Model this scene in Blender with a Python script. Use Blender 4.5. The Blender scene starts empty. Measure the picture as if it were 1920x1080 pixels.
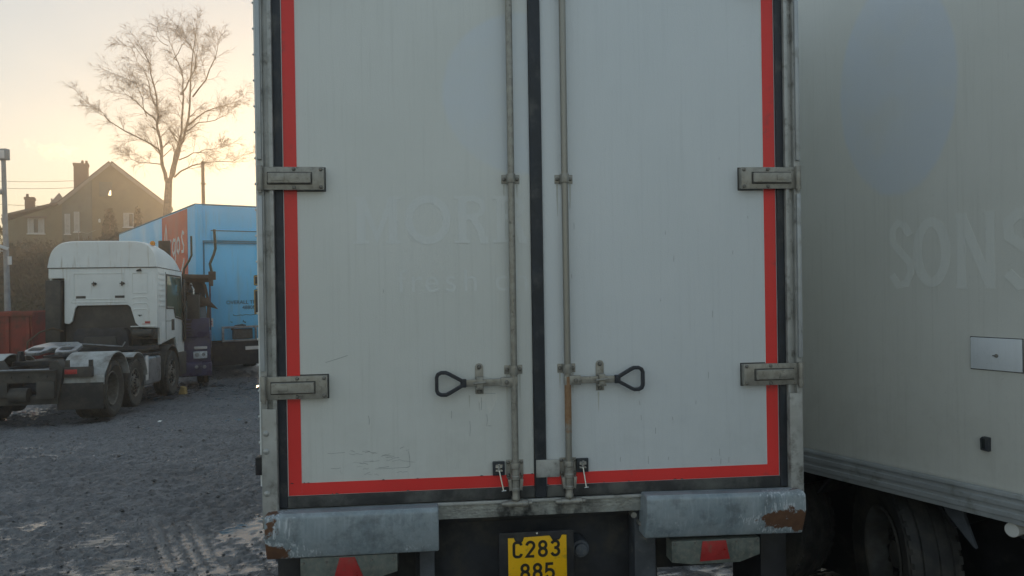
import bpy, bmesh, math, random
import numpy as np
from mathutils import Vector, Matrix, noise as mnoise

R = math.radians
random.seed(7)
rng = np.random.default_rng(7)
sc = bpy.context.scene
col = sc.collection

# ------------------------------------------------------------------ camera
FPX = 1450.0
PITCH, ROLL, CAMZ = R(-0.2), 0.01539, 2.2
cam_d = bpy.data.cameras.new('camera')
cam = bpy.data.objects.new('camera', cam_d)
col.objects.link(cam)
cam_d.sensor_width = 36.0
cam_d.lens = 36.0 * FPX / 1920.0
cam_d.clip_start = 0.05
cam_d.clip_end = 3000.0
cam.matrix_world = (Matrix.Translation((0, 0, CAMZ)) @ Matrix.Rotation(R(90) + PITCH, 4, 'X')
                    @ Matrix.Rotation(-ROLL, 4, 'Z'))
sc.camera = cam

# ------------------------------------------------------------------ light
SUN_AZ, SUN_EL = R(-18.0), R(7.0)      # azimuth from +Y towards +X
world = bpy.data.worlds.new('World')
sc.world = world
world.use_nodes = True
wn = world.node_tree.nodes
bg = wn['Background']
sky = wn.new('ShaderNodeTexSky')
sky.sky_type = 'NISHITA'
sky.sun_disc = False
sky.sun_elevation = SUN_EL
sky.sun_rotation = SUN_AZ
sky.altitude = 0
sky.air_density = 1.0
sky.dust_density = 0.4
sky.ozone_density = 1.0
# gamma on the sky over the whole dome: evens out the clear-sky contrast
sky_gamma = wn.new('ShaderNodeGamma')
sky_gamma.inputs['Gamma'].default_value = .29
world.node_tree.links.new(sky.outputs[0], sky_gamma.inputs[0])
tint = wn.new('ShaderNodeHueSaturation')
tint.inputs['Saturation'].default_value = 1.65
world.node_tree.links.new(sky_gamma.outputs[0], tint.inputs['Color'])
world.node_tree.links.new(tint.outputs[0], bg.inputs[0])
bg.inputs[1].default_value = 0.15
sun_d = bpy.data.lights.new('sun', 'SUN')
sun_d.energy = 0.40
sun_d.angle = R(0.5)
sun_d.color = (1.0, 0.66, 0.36)
sun = bpy.data.objects.new('sun', sun_d)
col.objects.link(sun)
sd = Vector((math.sin(SUN_AZ) * math.cos(SUN_EL), math.cos(SUN_AZ) * math.cos(SUN_EL), math.sin(SUN_EL)))
sun.rotation_euler = sd.to_track_quat('Z', 'Y').to_euler()
sc.view_settings.view_transform = 'Standard'
sc.view_settings.look = 'None'
sc.view_settings.exposure = 1.58
sc.view_settings.gamma = 1.0
sc.view_settings.use_curve_mapping = False
sc.render.engine = 'CYCLES'
sc.cycles.use_denoising = True
sc.cycles.volume_bounces = 1
sc.cycles.max_bounces = 6
HAZE = 0.0025


def at(px, py, Y):
    """the place at distance Y that the photograph shows at pixel (px, py)"""
    p, r = PITCH, ROLL
    fw = Vector((0, math.cos(p), math.sin(p)))
    up = Vector((0, -math.sin(p), math.cos(p)))
    rt = Vector((1, 0, 0))
    rt2 = rt * math.cos(r) - up * math.sin(r)
    up2 = rt * math.sin(r) + up * math.cos(r)
    d = rt2 * ((px - 960) / FPX) + up2 * ((540 - py) / FPX) + fw
    return d * (Y / d.y) + Vector((0, 0, CAMZ))


# ------------------------------------------------------------------ materials
class NT:
    def __init__(s, name):
        s.m = bpy.data.materials.new(name)
        s.m.use_nodes = True
        s.n = s.m.node_tree.nodes
        s.l = s.m.node_tree.links
        s.b = s.n['Principled BSDF']
        s.tc = s.n.new('ShaderNodeTexCoord')

    def put(s, sock, v):
        if hasattr(v, 'is_linked') or hasattr(v, 'links'):
            s.l.new(v, sock)
        else:
            sock.default_value = v

    def coords(s, scale=(1, 1, 1)):
        mp = s.n.new('ShaderNodeMapping')
        mp.inputs['Scale'].default_value = scale
        s.l.new(s.tc.outputs['Object'], mp.inputs['Vector'])
        return mp.outputs[0]

    def noise(s, scale=5, detail=4, rough=.55, vec=None, stretch=None, dist=0):
        t = s.n.new('ShaderNodeTexNoise')
        t.inputs['Scale'].default_value = scale
        t.inputs['Detail'].default_value = detail
        t.inputs['Roughness'].default_value = rough
        t.inputs['Distortion'].default_value = dist
        s.l.new(vec or s.coords(stretch or (1, 1, 1)), t.inputs['Vector'])
        return t.outputs['Fac']

    def ramp(s, f, a, b, lo=0.0, hi=1.0):
        t = s.n.new('ShaderNodeMapRange')
        t.interpolation_type = 'SMOOTHSTEP'
        s.put(t.inputs[0], f)
        t.inputs[1].default_value = a
        t.inputs[2].default_value = b
        t.inputs[3].default_value = lo
        t.inputs[4].default_value = hi
        return t.outputs[0]

    def math(s, op, a, b=0.0, clamp=False):
        t = s.n.new('ShaderNodeMath')
        t.operation = op
        t.use_clamp = clamp
        s.put(t.inputs[0], a)
        s.put(t.inputs[1], b)
        return t.outputs[0]

    def mix(s, f, a, b):
        t = s.n.new('ShaderNodeMix')
        t.data_type = 'RGBA'
        s.put(t.inputs[0], f)
        s.put(t.inputs[6], a if hasattr(a, 'links') else (*a, 1))
        s.put(t.inputs[7], b if hasattr(b, 'links') else (*b, 1))
        return t.outputs[2]

    def xyz(s):
        t = s.n.new('ShaderNodeSeparateXYZ')
        s.l.new(s.tc.outputs['Object'], t.inputs[0])
        return t.outputs

    def bump(s, h, strength, dist):
        t = s.n.new('ShaderNodeBump')
        t.inputs['Strength'].default_value = strength
        t.inputs['Distance'].default_value = dist
        s.l.new(h, t.inputs['Height'])
        s.l.new(t.outputs[0], s.b.inputs['Normal'])

    def done(s, color, rough=.5, metal=0.0, spec=None):
        s.put(s.b.inputs['Base Color'], color if hasattr(color, 'links') else (*color, 1))
        s.put(s.b.inputs['Roughness'], rough)
        s.put(s.b.inputs['Metallic'], metal)
        if spec is not None:
            s.b.inputs['Specular IOR Level'].default_value = spec
        return s.m


def mat(name, c, rough=.5, metal=0.0, var=.12, scale=3.0, dirt=None, dirt_amt=.4, dscale=4.0, streak=False,
        bump=.0, bscale=80.0, bdist=.002, spec=None):
    t = NT(name)
    n1 = t.noise(scale, 5)
    f = t.ramp(n1, .3, .7)
    color = t.mix(f, tuple(x * (1 - var) for x in c), tuple(min(1, x * (1 + var)) for x in c))
    rg = t.ramp(n1, .3, .7, max(.03, rough - .08), min(1, rough + .08))
    if dirt:
        n2 = t.noise(dscale, 6, .65, stretch=(6, 6, .5) if streak else (1, 1, 1))
        m = t.ramp(n2, .62 - dirt_amt * .35, .72)
        color = t.mix(m, color, dirt)
    if bump:
        t.bump(t.noise(bscale, 3), bump, bdist)
    return t.done(color, rg, metal, spec)


def panel_mat(name, c, c2, grime, disc=None):
    """painted fibreglass panel: faint weave, vertical run marks, grime towards the bottom"""
    t = NT(name)
    z = t.xyz()
    big = t.noise(1.3, 3, .5)
    base = t.mix(t.ramp(big, .3, .7), c, c2)
    st = t.noise(1.0, 5, .6, stretch=(55, 55, 1.6))
    base = t.mix(t.ramp(st, .48, .8, 0, .20), base, grime)
    st2 = t.noise(1.0, 4, .6, stretch=(160, 160, 3))
    base = t.mix(t.ramp(st2, .60, .75, 0, .12), base, tuple(x * .62 for x in grime))
    sp = t.noise(90, 2, .5)
    base = t.mix(t.ramp(sp, .70, .78, 0, .35), base, tuple(x * .5 for x in grime))
    mid = t.noise(6, 6, .7)
    low = t.math('MULTIPLY', t.ramp(mid, .40, .75), t.ramp(z[2], 2.3, 1.2, 0, .25))
    base = t.mix(low, base, grime)
    h = t.math('ADD', t.math('MULTIPLY', t.noise(1.0, 3, .6, stretch=(260, 260, 30)), .7), t.noise(170, 2))
    if disc:
        dx = t.math('DIVIDE', t.math('SUBTRACT', z[0], disc[0]), disc[2])
        dz = t.math('DIVIDE', t.math('SUBTRACT', z[2], disc[1]), disc[3])
        rr = t.math('SQRT', t.math('ADD', t.math('MULTIPLY', dx, dx), t.math('MULTIPLY', dz, dz)))
        wob = t.math('ADD', rr, t.math('MULTIPLY', t.math('SUBTRACT', t.noise(9, 5, .6), .5), .05))
        base = t.mix(t.math('MULTIPLY', t.ramp(wob, 1.02, .94), t.ramp(t.noise(3, 4), .25, .6, .35, .8)), base, disc[4])
    t.bump(h, .6, .0012)
    return t.done(base, t.ramp(mid, .3, .7, .28, .42))


M = {}
M['door_cream'] = panel_mat('door_cream', (.755, .765, .725), (.79, .80, .765), (.50, .50, .45), (-.06, 3.10, .385, .385, (.74, .785, .83)))
M['side_disc'] = panel_mat('side_disc', (.72, .72, .675), (.77, .77, .73), (.50, .49, .44), (.64, 3.30, .37, .63, (.68, .73, .80)))
M['door_white'] = panel_mat('door_white', (.75, .785, .80), (.79, .82, .835), (.53, .56, .57))
M['side_cream'] = panel_mat('side_cream', (.72, .72, .675), (.77, .77, .73), (.50, .49, .44))
M['ghost_cream'] = panel_mat('ghost_cream', (.772, .79, .765), (.805, .82, .80), (.55, .56, .54))
M['ghost_pale'] = panel_mat('ghost_pale', (.73, .738, .70), (.78, .787, .755), (.52, .52, .49))
M['ghost_blue'] = panel_mat('ghost_blue', (.705, .73, .725), (.76, .78, .775), (.50, .51, .49))
M['hatch'] = panel_mat('hatch', (.72, .76, .80), (.77, .80, .84), (.42, .44, .45))
M['red_tape'] = mat('red_tape', (.88, .045, .040), .38, var=.06, scale=2, dirt=(.50, .06, .06), dirt_amt=.12, dscale=5, bump=.15, bscale=300, bdist=.0005)
M['seal'] = mat('seal', (.030, .034, .042), .55, var=.3, scale=8, dirt=(.10, .10, .095), dirt_amt=.35, dscale=6, bump=.3, bscale=60)
M['seal_dirty'] = mat('seal_dirty', (.040, .040, .040), .7, var=.3, scale=9, dirt=(.13, .13, .12), dirt_amt=.6, dscale=7, bump=.4, bscale=50)
M['galv'] = mat('galv', (.46, .46, .44), .45, .25, var=.16, scale=9, dirt=(.20, .19, .17), dirt_amt=.35, dscale=14, bump=.25, bscale=90)
M['steel'] = mat('steel', (.34, .325, .29), .40, .4, var=.18, scale=30, dirt=(.18, .17, .15), dirt_amt=.2, dscale=50, bump=.2, bscale=200, bdist=.001)
M['bolt'] = mat('bolt', (.22, .21, .19), .42, .5, var=.2, scale=60)
M['chrome'] = mat('chrome', (.62, .62, .60), .22, .9, var=.1, scale=20)
M['alu'] = mat('alu', (.46, .48, .49), .42, .35, var=.10, scale=4, dirt=(.30, .30, .28), dirt_amt=.3, dscale=7, bump=.15, bscale=60)
M['black'] = mat('black', (.018, .018, .022), .5, var=.4, scale=8, dirt=(.06, .057, .05), dirt_amt=.4, dscale=6, bump=.3, bscale=60)
M['chassis'] = mat('chassis', (.030, .031, .036), .7, var=.4, scale=7, dirt=(.07, .063, .052), dirt_amt=.5, dscale=6, bump=.5, bscale=40, bdist=.004)
M['chassis_grey'] = mat('chassis_grey', (.075, .082, .095), .6, var=.3, scale=9, dirt=(.20, .19, .17), dirt_amt=.2, dscale=12, bump=.4, bscale=60)
M['rubber'] = mat('rubber', (.030, .030, .031), .8, var=.25, scale=10, dirt=(.075, .068, .058), dirt_amt=.6, dscale=5, bump=.4, bscale=50)
M['tyre_dusty'] = mat('tyre_dusty', (.060, .056, .050), .9, var=.2, scale=10, dirt=(.11, .10, .085), dirt_amt=.7, dscale=6, bump=.4, bscale=50)
M['rim'] = mat('rim', (.10, .10, .10), .6, .2, var=.3, scale=12, dirt=(.09, .08, .065), dirt_amt=.6, dscale=8)
M['rim_white'] = mat('rim_white', (.20, .19, .17), .6, var=.25, scale=12, dirt=(.10, .085, .065), dirt_amt=.7, dscale=8)
M['grip'] = mat('grip', (.028, .032, .042), .42, var=.2, scale=30, bump=.15, bscale=300, bdist=.0005)
M['plate_yellow'] = mat('plate_yellow', (.98, .53, .004), .35, var=.05, scale=12, dirt=(.65, .36, .02), dirt_amt=.1, dscale=20)
M['plate_ink'] = mat('plate_ink', (.025, .022, .018), .4, var=.1)
M['lens_grey'] = mat('lens_grey', (.13, .15, .135), .55, var=.25, scale=14, dirt=(.22, .21, .18), dirt_amt=.6, dscale=40)
M['lens_red'] = mat('lens_red', (.42, .028, .028), .35, var=.15, scale=20, dirt=(.25, .08, .06), dirt_amt=.3, dscale=25)
M['lens_amber'] = mat('lens_amber', (.75, .28, .02), .3, var=.1)
M['glass_reflect'] = mat('glass_reflect', (.15, .18, .20), .18, var=.15, scale=3)  # reflection put into the glass as a lighter grey-blue
M['headlamp'] = mat('headlamp', (.66, .70, .74), .2, var=.25, scale=14)
M['glass_dark'] = mat('glass_dark', (.022, .026, .028), .12, var=.2, scale=3)
M['white_paint'] = mat('white_paint', (.80, .82, .80), .38, var=.05, scale=2, dirt=(.62, .60, .54), dirt_amt=.2, dscale=2.5, streak=True)
M['white_dirty'] = mat('white_dirty', (.46, .47, .46), .55, var=.12, scale=4, dirt=(.17, .155, .13), dirt_amt=.6, dscale=3)
M['dark_plastic'] = mat('dark_plastic', (.050, .048, .044), .7, var=.25, scale=4, dirt=(.10, .09, .075), dirt_amt=.6, dscale=3)
M['plate_worn'] = mat('plate_worn', (.34, .35, .37), .35, .6, var=.2, scale=8, dirt=(.10, .10, .10), dirt_amt=.3, dscale=7)
M['sky_blue'] = mat('sky_blue', (.17, .58, .90), .42, var=.06, scale=.7, dirt=(.22, .50, .68), dirt_amt=.3, dscale=1.2, streak=True)
M['blue_trim'] = mat('blue_trim', (.05, .20, .30), .5, var=.1)
M['orange_red'] = mat('orange_red', (.64, .12, .06), .5, var=.08, scale=1, dirt=(.45, .12, .07), dirt_amt=.3, dscale=1.5)
M['decal_white'] = mat('decal_white', (.75, .72, .70), .5, var=.05)
M['ink'] = mat('ink', (.03, .04, .06), .5, var=.1)
M['purple'] = mat('purple', (.075, .066, .135), .3, var=.2, scale=2, dirt=(.09, .08, .10), dirt_amt=.4, dscale=3)
M['brown_frame'] = mat('brown_frame', (.085, .060, .040), .7, var=.3, scale=8, dirt=(.15, .08, .04), dirt_amt=.4, dscale=10)
M['olive_pipe'] = mat('olive_pipe', (.055, .065, .040), .6, var=.3, scale=8)
M['skip_red'] = mat('skip_red', (.24, .035, .022), .7, var=.25, scale=1.5, dirt=(.09, .035, .022), dirt_amt=.5, dscale=2.5)
M['pole'] = mat('pole', (.30, .31, .32), .5, .3, var=.15, scale=5)
M['render_tan'] = mat('render_tan', (.19, .16, .095), .9, var=.10, scale=.5, dirt=(.13, .11, .07), dirt_amt=.4, dscale=.7, bump=.3, bscale=20, bdist=.02)
M['cladding'] = mat('cladding', (.13, .145, .12), .85, var=.12, scale=.6, dirt=(.09, .10, .08), dirt_amt=.4, dscale=1)
M['tiles'] = mat('tiles', (.16, .11, .085), .8, var=.2, scale=2, dirt=(.10, .09, .06), dirt_amt=.4, dscale=2)
M['barge'] = mat('barge', (.30, .25, .21), .7, var=.1)
M['brick'] = mat('brick', (.24, .13, .085), .9, var=.2, scale=4, dirt=(.12, .08, .06), dirt_amt=.4, dscale=4)
M['upvc'] = mat('upvc', (.74, .74, .72), .4, var=.04)
M['frame_white'] = mat('frame_white', (.48, .48, .46), .5, var=.05)
M['scuff'] = mat('scuff', (.30, .31, .31), .7, var=.2)
M['run'] = mat('run', (.60, .60, .55), .5, var=.05)
M['curtain'] = mat('curtain', (.42, .41, .38), .8, var=.15, scale=4)
M['bark'] = mat('bark', (.22, .15, .10), .8, var=.3, scale=3, dirt=(.08, .06, .045), dirt_amt=.45, dscale=5, bump=.5, bscale=12, bdist=.02)
M['twig'] = mat('twig', (.19, .10, .055), .8, var=.2, scale=2)
M['evergreen'] = mat('evergreen', (.030, .042, .020), .8, var=.4, scale=2)
M['scrub'] = mat('scrub', (.095, .070, .040), .9, var=.5, scale=.35, dirt=(.05, .055, .025), dirt_amt=.5, dscale=.25)
M['sunlit_leaf'] = mat('sunlit_leaf', (.22, .13, .03), .8, var=.4, scale=2)  # orange of the low sun put into the leaf colour
M['wood'] = mat('wood', (.17, .11, .07), .8, var=.2, scale=5)
M['wood_pale'] = mat('wood_pale', (.42, .30, .12), .8, var=.2, scale=9)
M['stone'] = mat('stone', (.075, .073, .072), .7, var=.5, scale=3)
M['paper'] = mat('paper', (.8, .8, .78), .7, var=.03)

# galvanised sill with hammered look
t = NT('hammered_sill')
vn = t.n.new('ShaderNodeTexVoronoi')
vn.inputs['Scale'].default_value = 55
t.l.new(t.coords((1, 1, 1.6)), vn.inputs['Vector'])
n2 = t.noise(7, 6, .7)
cc = t.mix(t.ramp(n2, .35, .7), (.46, .47, .44), (.26, .255, .23))
z = t.xyz()
blk = t.math('MULTIPLY', t.ramp(t.noise(9, 5, .6, stretch=(1, 1, .6)), .42, .62), t.ramp(t.math('ABSOLUTE', z[0]), .34, .16))
cc = t.mix(blk, cc, (.035, .036, .036))
t.bump(vn.outputs['Distance'], .55, .004)
M['hammered'] = t.done(cc, .5, .3)


def buffer_mat(name, side):
    t = NT(name)
    z = t.xyz()
    x = t.math('MULTIPLY', z[0], side)
    n1 = t.noise(6, 6, .65)
    base = t.mix(t.ramp(n1, .35, .7), (.27, .33, .37), (.38, .43, .46))
    st = t.noise(1, 4, .6, stretch=(70, 70, 5))
    base = t.mix(t.ramp(st, .48, .72, 0, .5), base, (.46, .52, .57))
    grime = t.math('MULTIPLY', t.ramp(t.noise(11, 5, .7), .45, .7), t.ramp(z[2], 1.21, 1.17, .55, 1))
    base = t.mix(t.math('MULTIPLY', grime, .5), base, (.09, .10, .10))
    # scraped bare and rusted towards the outer end
    bias = t.ramp(x, .84, 1.20, -.16, .21) if side > 0 else t.ramp(x, .90, 1.24, -.14, .19)
    zc = 1.075 if side > 0 else 1.02
    zb = t.ramp(t.math('ABSOLUTE', t.math('SUBTRACT', z[2], zc)), .0, .085, .07, -.11)
    nn = t.noise(9, 6, .7, stretch=(1, 1, 1.0))
    v = t.math('ADD', t.math('ADD', nn, bias), zb)
    chips = t.math('MULTIPLY', t.ramp(v, .50, .56), t.ramp(t.noise(1, 4, .6, stretch=(110, 110, 9)), .50, .60))
    base = t.mix(t.math('MULTIPLY', chips, .8), base, (.66, .70, .74))
    rust = t.ramp(v, .62, .68)
    base = t.mix(rust, base, t.mix(t.noise(30, 4), (.085, .045, .030), (.22, .105, .055)))
    t.bump(t.math('ADD', n1, t.math('MULTIPLY', rust, -.4)), .4, .004)
    return t.done(base, t.ramp(v, .3, .7, .42, .8), .1)


M['buffer_left'] = buffer_mat('buffer_left', -1)
M['buffer_right'] = buffer_mat('buffer_right', 1)

t = NT('rusty_rod')
z = t.xyz()
band = t.math('MULTIPLY', t.ramp(z[2], 1.46, 1.60), t.ramp(z[2], 1.775, 1.765))
rm = t.ramp(t.math('ADD', t.math('MULTIPLY', band, .45), t.noise(28, 5, .7)), .62, .85)
cc = t.mix(rm, (.34, .325, .29), t.mix(t.noise(60, 3), (.24, .11, .05), (.40, .26, .15)))
M['rusty_rod'] = t.done(cc, t.ramp(rm, 0, 1, .38, .8), t.ramp(rm, 0, 1, .5, 0))

# mirror glass, see-through side glass, water-wet ground
g = NT('window_glass')
M['window_glass'] = g.done((.10, .15, .12), .08, 0)
g = NT('glass_clear')
g.b.inputs['Transmission Weight'].default_value = .95
M['glass_clear'] = g.done((.85, .9, .86), .03, 0)


# ------------------------------------------------------------------ mesh toolkit
class MB:
    def __init__(s):
        s.v, s.f = [], []

    def add(s, vs, fs):
        o = len(s.v)
        s.v += [tuple(p) for p in vs]
        s.f += [tuple(o + i for i in f) for f in fs]
        return s

    def box(s, x0, x1, y0, y1, z0, z1, m=None):
        vs = [Vector(p) for p in ((x0, y0, z0), (x1, y0, z0), (x1, y1, z0), (x0, y1, z0),
                                  (x0, y0, z1), (x1, y0, z1), (x1, y1, z1), (x0, y1, z1))]
        if m is not None:
            vs = [m @ p for p in vs]
        return s.add(vs, [(3, 2, 1, 0), (4, 5, 6, 7), (0, 1, 5, 4), (1, 2, 6, 5), (2, 3, 7, 6), (3, 0, 4, 7)])

    def bar(s, p0, p1, w, h):
        """a square bar between two points"""
        p0, p1 = Vector(p0), Vector(p1)
        d = p1 - p0
        q = d.to_track_quat('Y', 'Z').to_matrix().to_4x4()
        return s.box(-w / 2, w / 2, 0, d.length, -h / 2, h / 2, Matrix.Translation(p0) @ q)

    def prism(s, poly, ax, a, b):
        n = len(poly)
        def P(u, w, t):
            return {'x': (t, u, w), 'y': (u, t, w), 'z': (u, w, t)}[ax]
        vs = [P(u, w, a) for u, w in poly] + [P(u, w, b) for u, w in poly]
        fs = [tuple(range(n))[::-1], tuple(range(n, 2 * n))]
        fs += [(i, (i + 1) % n, n + (i + 1) % n, n + i) for i in range(n)]
        return s.add(vs, fs)

    def tube(s, pts, rad, n=8, caps=True):
        pts = [Vector(p) for p in pts]
        if not hasattr(rad, '__len__'):
            rad = [rad] * len(pts)
        vs, fs = [], []
        u = None
        for i, p in enumerate(pts):
            d = (pts[min(i + 1, len(pts) - 1)] - pts[max(i - 1, 0)])
            if d.length < 1e-9:
                d = Vector((0, 0, 1))
            d.normalize()
            if u is None:
                u = d.orthogonal().normalized()
            else:
                u = (u - d * u.dot(d))
                if u.length < 1e-6:
                    u = d.orthogonal()
                u.normalize()
            w = d.cross(u)
            for k in range(n):
                a = 2 * math.pi * k / n
                vs.append(p + (u * math.cos(a) + w * math.sin(a)) * rad[i])
        for i in range(len(pts) - 1):
            for k in range(n):
                a, b = i * n + k, i * n + (k + 1) % n
                fs.append((a, b, b + n, a + n))
        if caps:
            fs.append(tuple(range(n))[::-1])
            fs.append(tuple(range((len(pts) - 1) * n, len(pts) * n)))
        return s.add(vs, fs)

    def cyl(s, p0, p1, r, n=16, r2=None):
        return s.tube([p0, p1], [r, r if r2 is None else r2], n)

    def lathe(s, prof, n=40, axis='x', c=(0, 0, 0)):
        """prof: (radius, offset along the axis)"""
        vs, fs = [], []
        m = len(prof)
        for k in range(n):
            a = 2 * math.pi * k / n
            for r_, o_ in prof:
                q = {'x': (o_, r_ * math.cos(a), r_ * math.sin(a)), 'z': (r_ * math.cos(a), r_ * math.sin(a), o_),
                     'y': (r_ * math.cos(a), o_, r_ * math.sin(a))}[axis]
                vs.append(tuple(q[i] + c[i] for i in range(3)))
        for k in range(n):
            for i in range(m - 1):
                a, b = k * m + i, ((k + 1) % n) * m + i
                fs.append((a, b, b + 1, a + 1))
        return s.add(vs, fs)

    def ribbon(s, pts, w, y0, y1, closed=False):
        """flat stroke in the xz plane, mitred at the corners"""
        P = [Vector((p[0], p[1])) for p in pts]
        n = len(P)
        L, Rr = [], []
        for i in range(n):
            if closed:
                a, b = P[(i - 1) % n], P[(i + 1) % n]
            else:
                a, b = P[max(i - 1, 0)], P[min(i + 1, n - 1)]
            d1 = (P[i] - a).normalized() if (P[i] - a).length > 1e-9 else (b - P[i]).normalized()
            d2 = (b - P[i]).normalized() if (b - P[i]).length > 1e-9 else d1
            t = (d1 + d2)
            t = t.normalized() if t.length > 1e-6 else d1
            nn = Vector((-t.y, t.x))
            k = w / 2 / max(.5, nn.dot(Vector((-d1.y, d1.x))))
            L.append(P[i] + nn * k)
            Rr.append(P[i] - nn * k)
        vs, fs = [], []
        for i in range(n):
            vs += [(L[i].x, y0, L[i].y), (Rr[i].x, y0, Rr[i].y), (Rr[i].x, y1, Rr[i].y), (L[i].x, y1, L[i].y)]
        for i in range(n if closed else n - 1):
            a, b = i * 4, ((i + 1) % n) * 4
            for k in range(4):
                fs.append((a + k, a + (k + 1) % 4, b + (k + 1) % 4, b + k))
        if not closed:
            fs += [(3, 2, 1, 0), ((n - 1) * 4, (n - 1) * 4 + 1, (n - 1) * 4 + 2, (n - 1) * 4 + 3)]
        return s.add(vs, fs)

    def mesh(s, name, bevel=0.0, seg=2, smooth=True):
        me = bpy.data.meshes.new(name)
        bm = bmesh.new()
        vv = [bm.verts.new(p) for p in s.v]
        for f in s.f:
            try:
                bm.faces.new([vv[i] for i in f])
            except ValueError:
                pass
        bmesh.ops.recalc_face_normals(bm, faces=bm.faces)
        if bevel:
            es = [e for e in bm.edges if len(e.link_faces) == 2 and e.calc_face_angle(0) > R(35)]
            bmesh.ops.bevel(bm, geom=es, offset=bevel, segments=seg, affect='EDGES', profile=.6, clamp_overlap=True)
        bm.to_mesh(me)
        bm.free()
        if smooth:
            me.shade_smooth()
            me.set_sharp_from_angle(angle=R(32))
        return me

    def build(s, name, m, parent=None, bevel=0.0, seg=2, smooth=True, loc=None):
        me = s.mesh(name, bevel, seg, smooth)
        return put(name, me, m, parent, loc)


def put(name, me, m, parent=None, loc=None, rot=None):
    if m is not None and not me.materials:
        me.materials.append(M[m] if isinstance(m, str) else m)
    o = bpy.data.objects.new(name, me)
    col.objects.link(o)
    if parent is not None:
        o.parent = parent
    if loc is not None:
        o.location = loc
    if rot is not None:
        o.rotation_euler = rot
    return o


def thing(name, label, cat, loc=(0, 0, 0), rot=(0, 0, 0), group=None):
    o = bpy.data.objects.new(name, None)
    o.empty_display_size = .2
    col.objects.link(o)
    o.location = loc
    o.rotation_euler = rot
    o['label'], o['category'] = label, cat
    if group:
        o['group'] = group
    return o


def tag(o, label=None, cat=None, group=None, kind=None):
    for k, v in (('label', label), ('category', cat), ('group', group), ('kind', kind)):
        if v:
            o[k] = v
    return o


def text_mesh(body, size, name='lettering', thick=.0006, shear=0.0, spacing=1.0):
    cu = bpy.data.curves.new(name, 'FONT')
    cu.body = body
    cu.size = size
    cu.extrude = thick
    cu.shear = shear
    cu.space_character = spacing
    cu.resolution_u = 4
    o = bpy.data.objects.new('tmp', cu)
    col.objects.link(o)
    dg = bpy.context.evaluated_depsgraph_get()
    me = bpy.data.meshes.new_from_object(o.evaluated_get(dg))
    bpy.data.objects.remove(o)
    bpy.data.curves.remove(cu)
    me.name = name
    me.materials.clear()
    return me


# ------------------------------------------------------------------ ground
def fbm_grid(X, Y, scale, octs, seed):
    """value noise on arrays"""
    out = np.zeros_like(X)
    amp, tot = 1.0, 0.0
    r_ = np.random.default_rng(seed)
    for o in range(octs):
        tab = r_.random((256, 256))
        x, y = X * scale + 37.1 * o, Y * scale + 11.7 * o
        xi, yi = np.floor(x).astype(int), np.floor(y).astype(int)
        fx, fy = x - xi, y - yi
        fx, fy = fx * fx * (3 - 2 * fx), fy * fy * (3 - 2 * fy)
        a, b = tab[xi & 255, yi & 255], tab[(xi + 1) & 255, yi & 255]
        c, d = tab[xi & 255, (yi + 1) & 255], tab[(xi + 1) & 255, (yi + 1) & 255]
        out += amp * (a * (1 - fx) * (1 - fy) + b * fx * (1 - fy) + c * (1 - fx) * fy + d * fx * fy)
        tot += amp
        amp *= .5
        scale *= 2.03
    return out / tot


def base_z(y):
    t_ = np.clip((y - 9.5) / 10.0, 0, 1)
    return -.35 * t_ * t_ * (3 - 2 * t_)


def ground_h(X, Y):
    h = base_z(Y)
    f = np.clip((Y - 3) / 3, 0, 1) * np.clip((60 - Y) / 20, 0, 1)
    big = (fbm_grid(X, Y, .35, 3, 1) - .5) * .06
    # shallow wheel ruts running across the view
    u = X * .35 + Y * .94 + .5 * (fbm_grid(X, Y, .25, 2, 5) - .5)
    rut = (fbm_grid(u, X * .12, 1.1, 3, 2) - .5) * .05
    mid = (1 - np.abs(fbm_grid(X, Y, 1.9, 3, 6) * 2 - 1) * 2.2) * .012
    small = (fbm_grid(X, Y, 4.6, 5, 3) - .5) * .050
    fine = (fbm_grid(X, Y, 14.0, 2, 4) - .5) * .055
    grain = (fbm_grid(X, Y, 28.0, 1, 8) - .5) * .034
    # a tyre's ribbed print pressed into the mud
    du, dv = (X + 2.96) * .50 - (Y - 6.78) * .866, (X + 2.96) * .866 + (Y - 6.78) * .50
    tr = np.clip((.26 - np.abs(dv)) / .04, 0, 1) * np.clip((.75 - np.abs(du)) / .2, 0, 1)
    small, fine, grain = small * (1 - .8 * tr), fine * (1 - .7 * tr), grain * (1 - .7 * tr)
    tread = tr * (np.cos(dv * 2 * np.pi / .105) * .014 + np.sign(np.sin(du * 2 * np.pi / .12)) * .003)
    e = big + rut + mid + small + fine + grain + tread
    # standing water gathers in the low places of the near yard
    band = np.exp(-((Y - 7.6 - .1 * (X + 3)) / 2.6) ** 2)
    patch = np.clip((fbm_grid(X, Y, .55, 3, 9) - .42) / .16, 0, 1)
    right = np.clip((X / Y + .55) / .12, 0, 1)
    lvl = -.017 + .034 * band * patch * (.7 + .3 * right)
    wet = np.clip((lvl + .004 - e) / .008, 0, 1)
    e2 = np.where(e < lvl, lvl + (e - lvl) * .07, e)
    return h + e2 * f, wet * f, e


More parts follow.
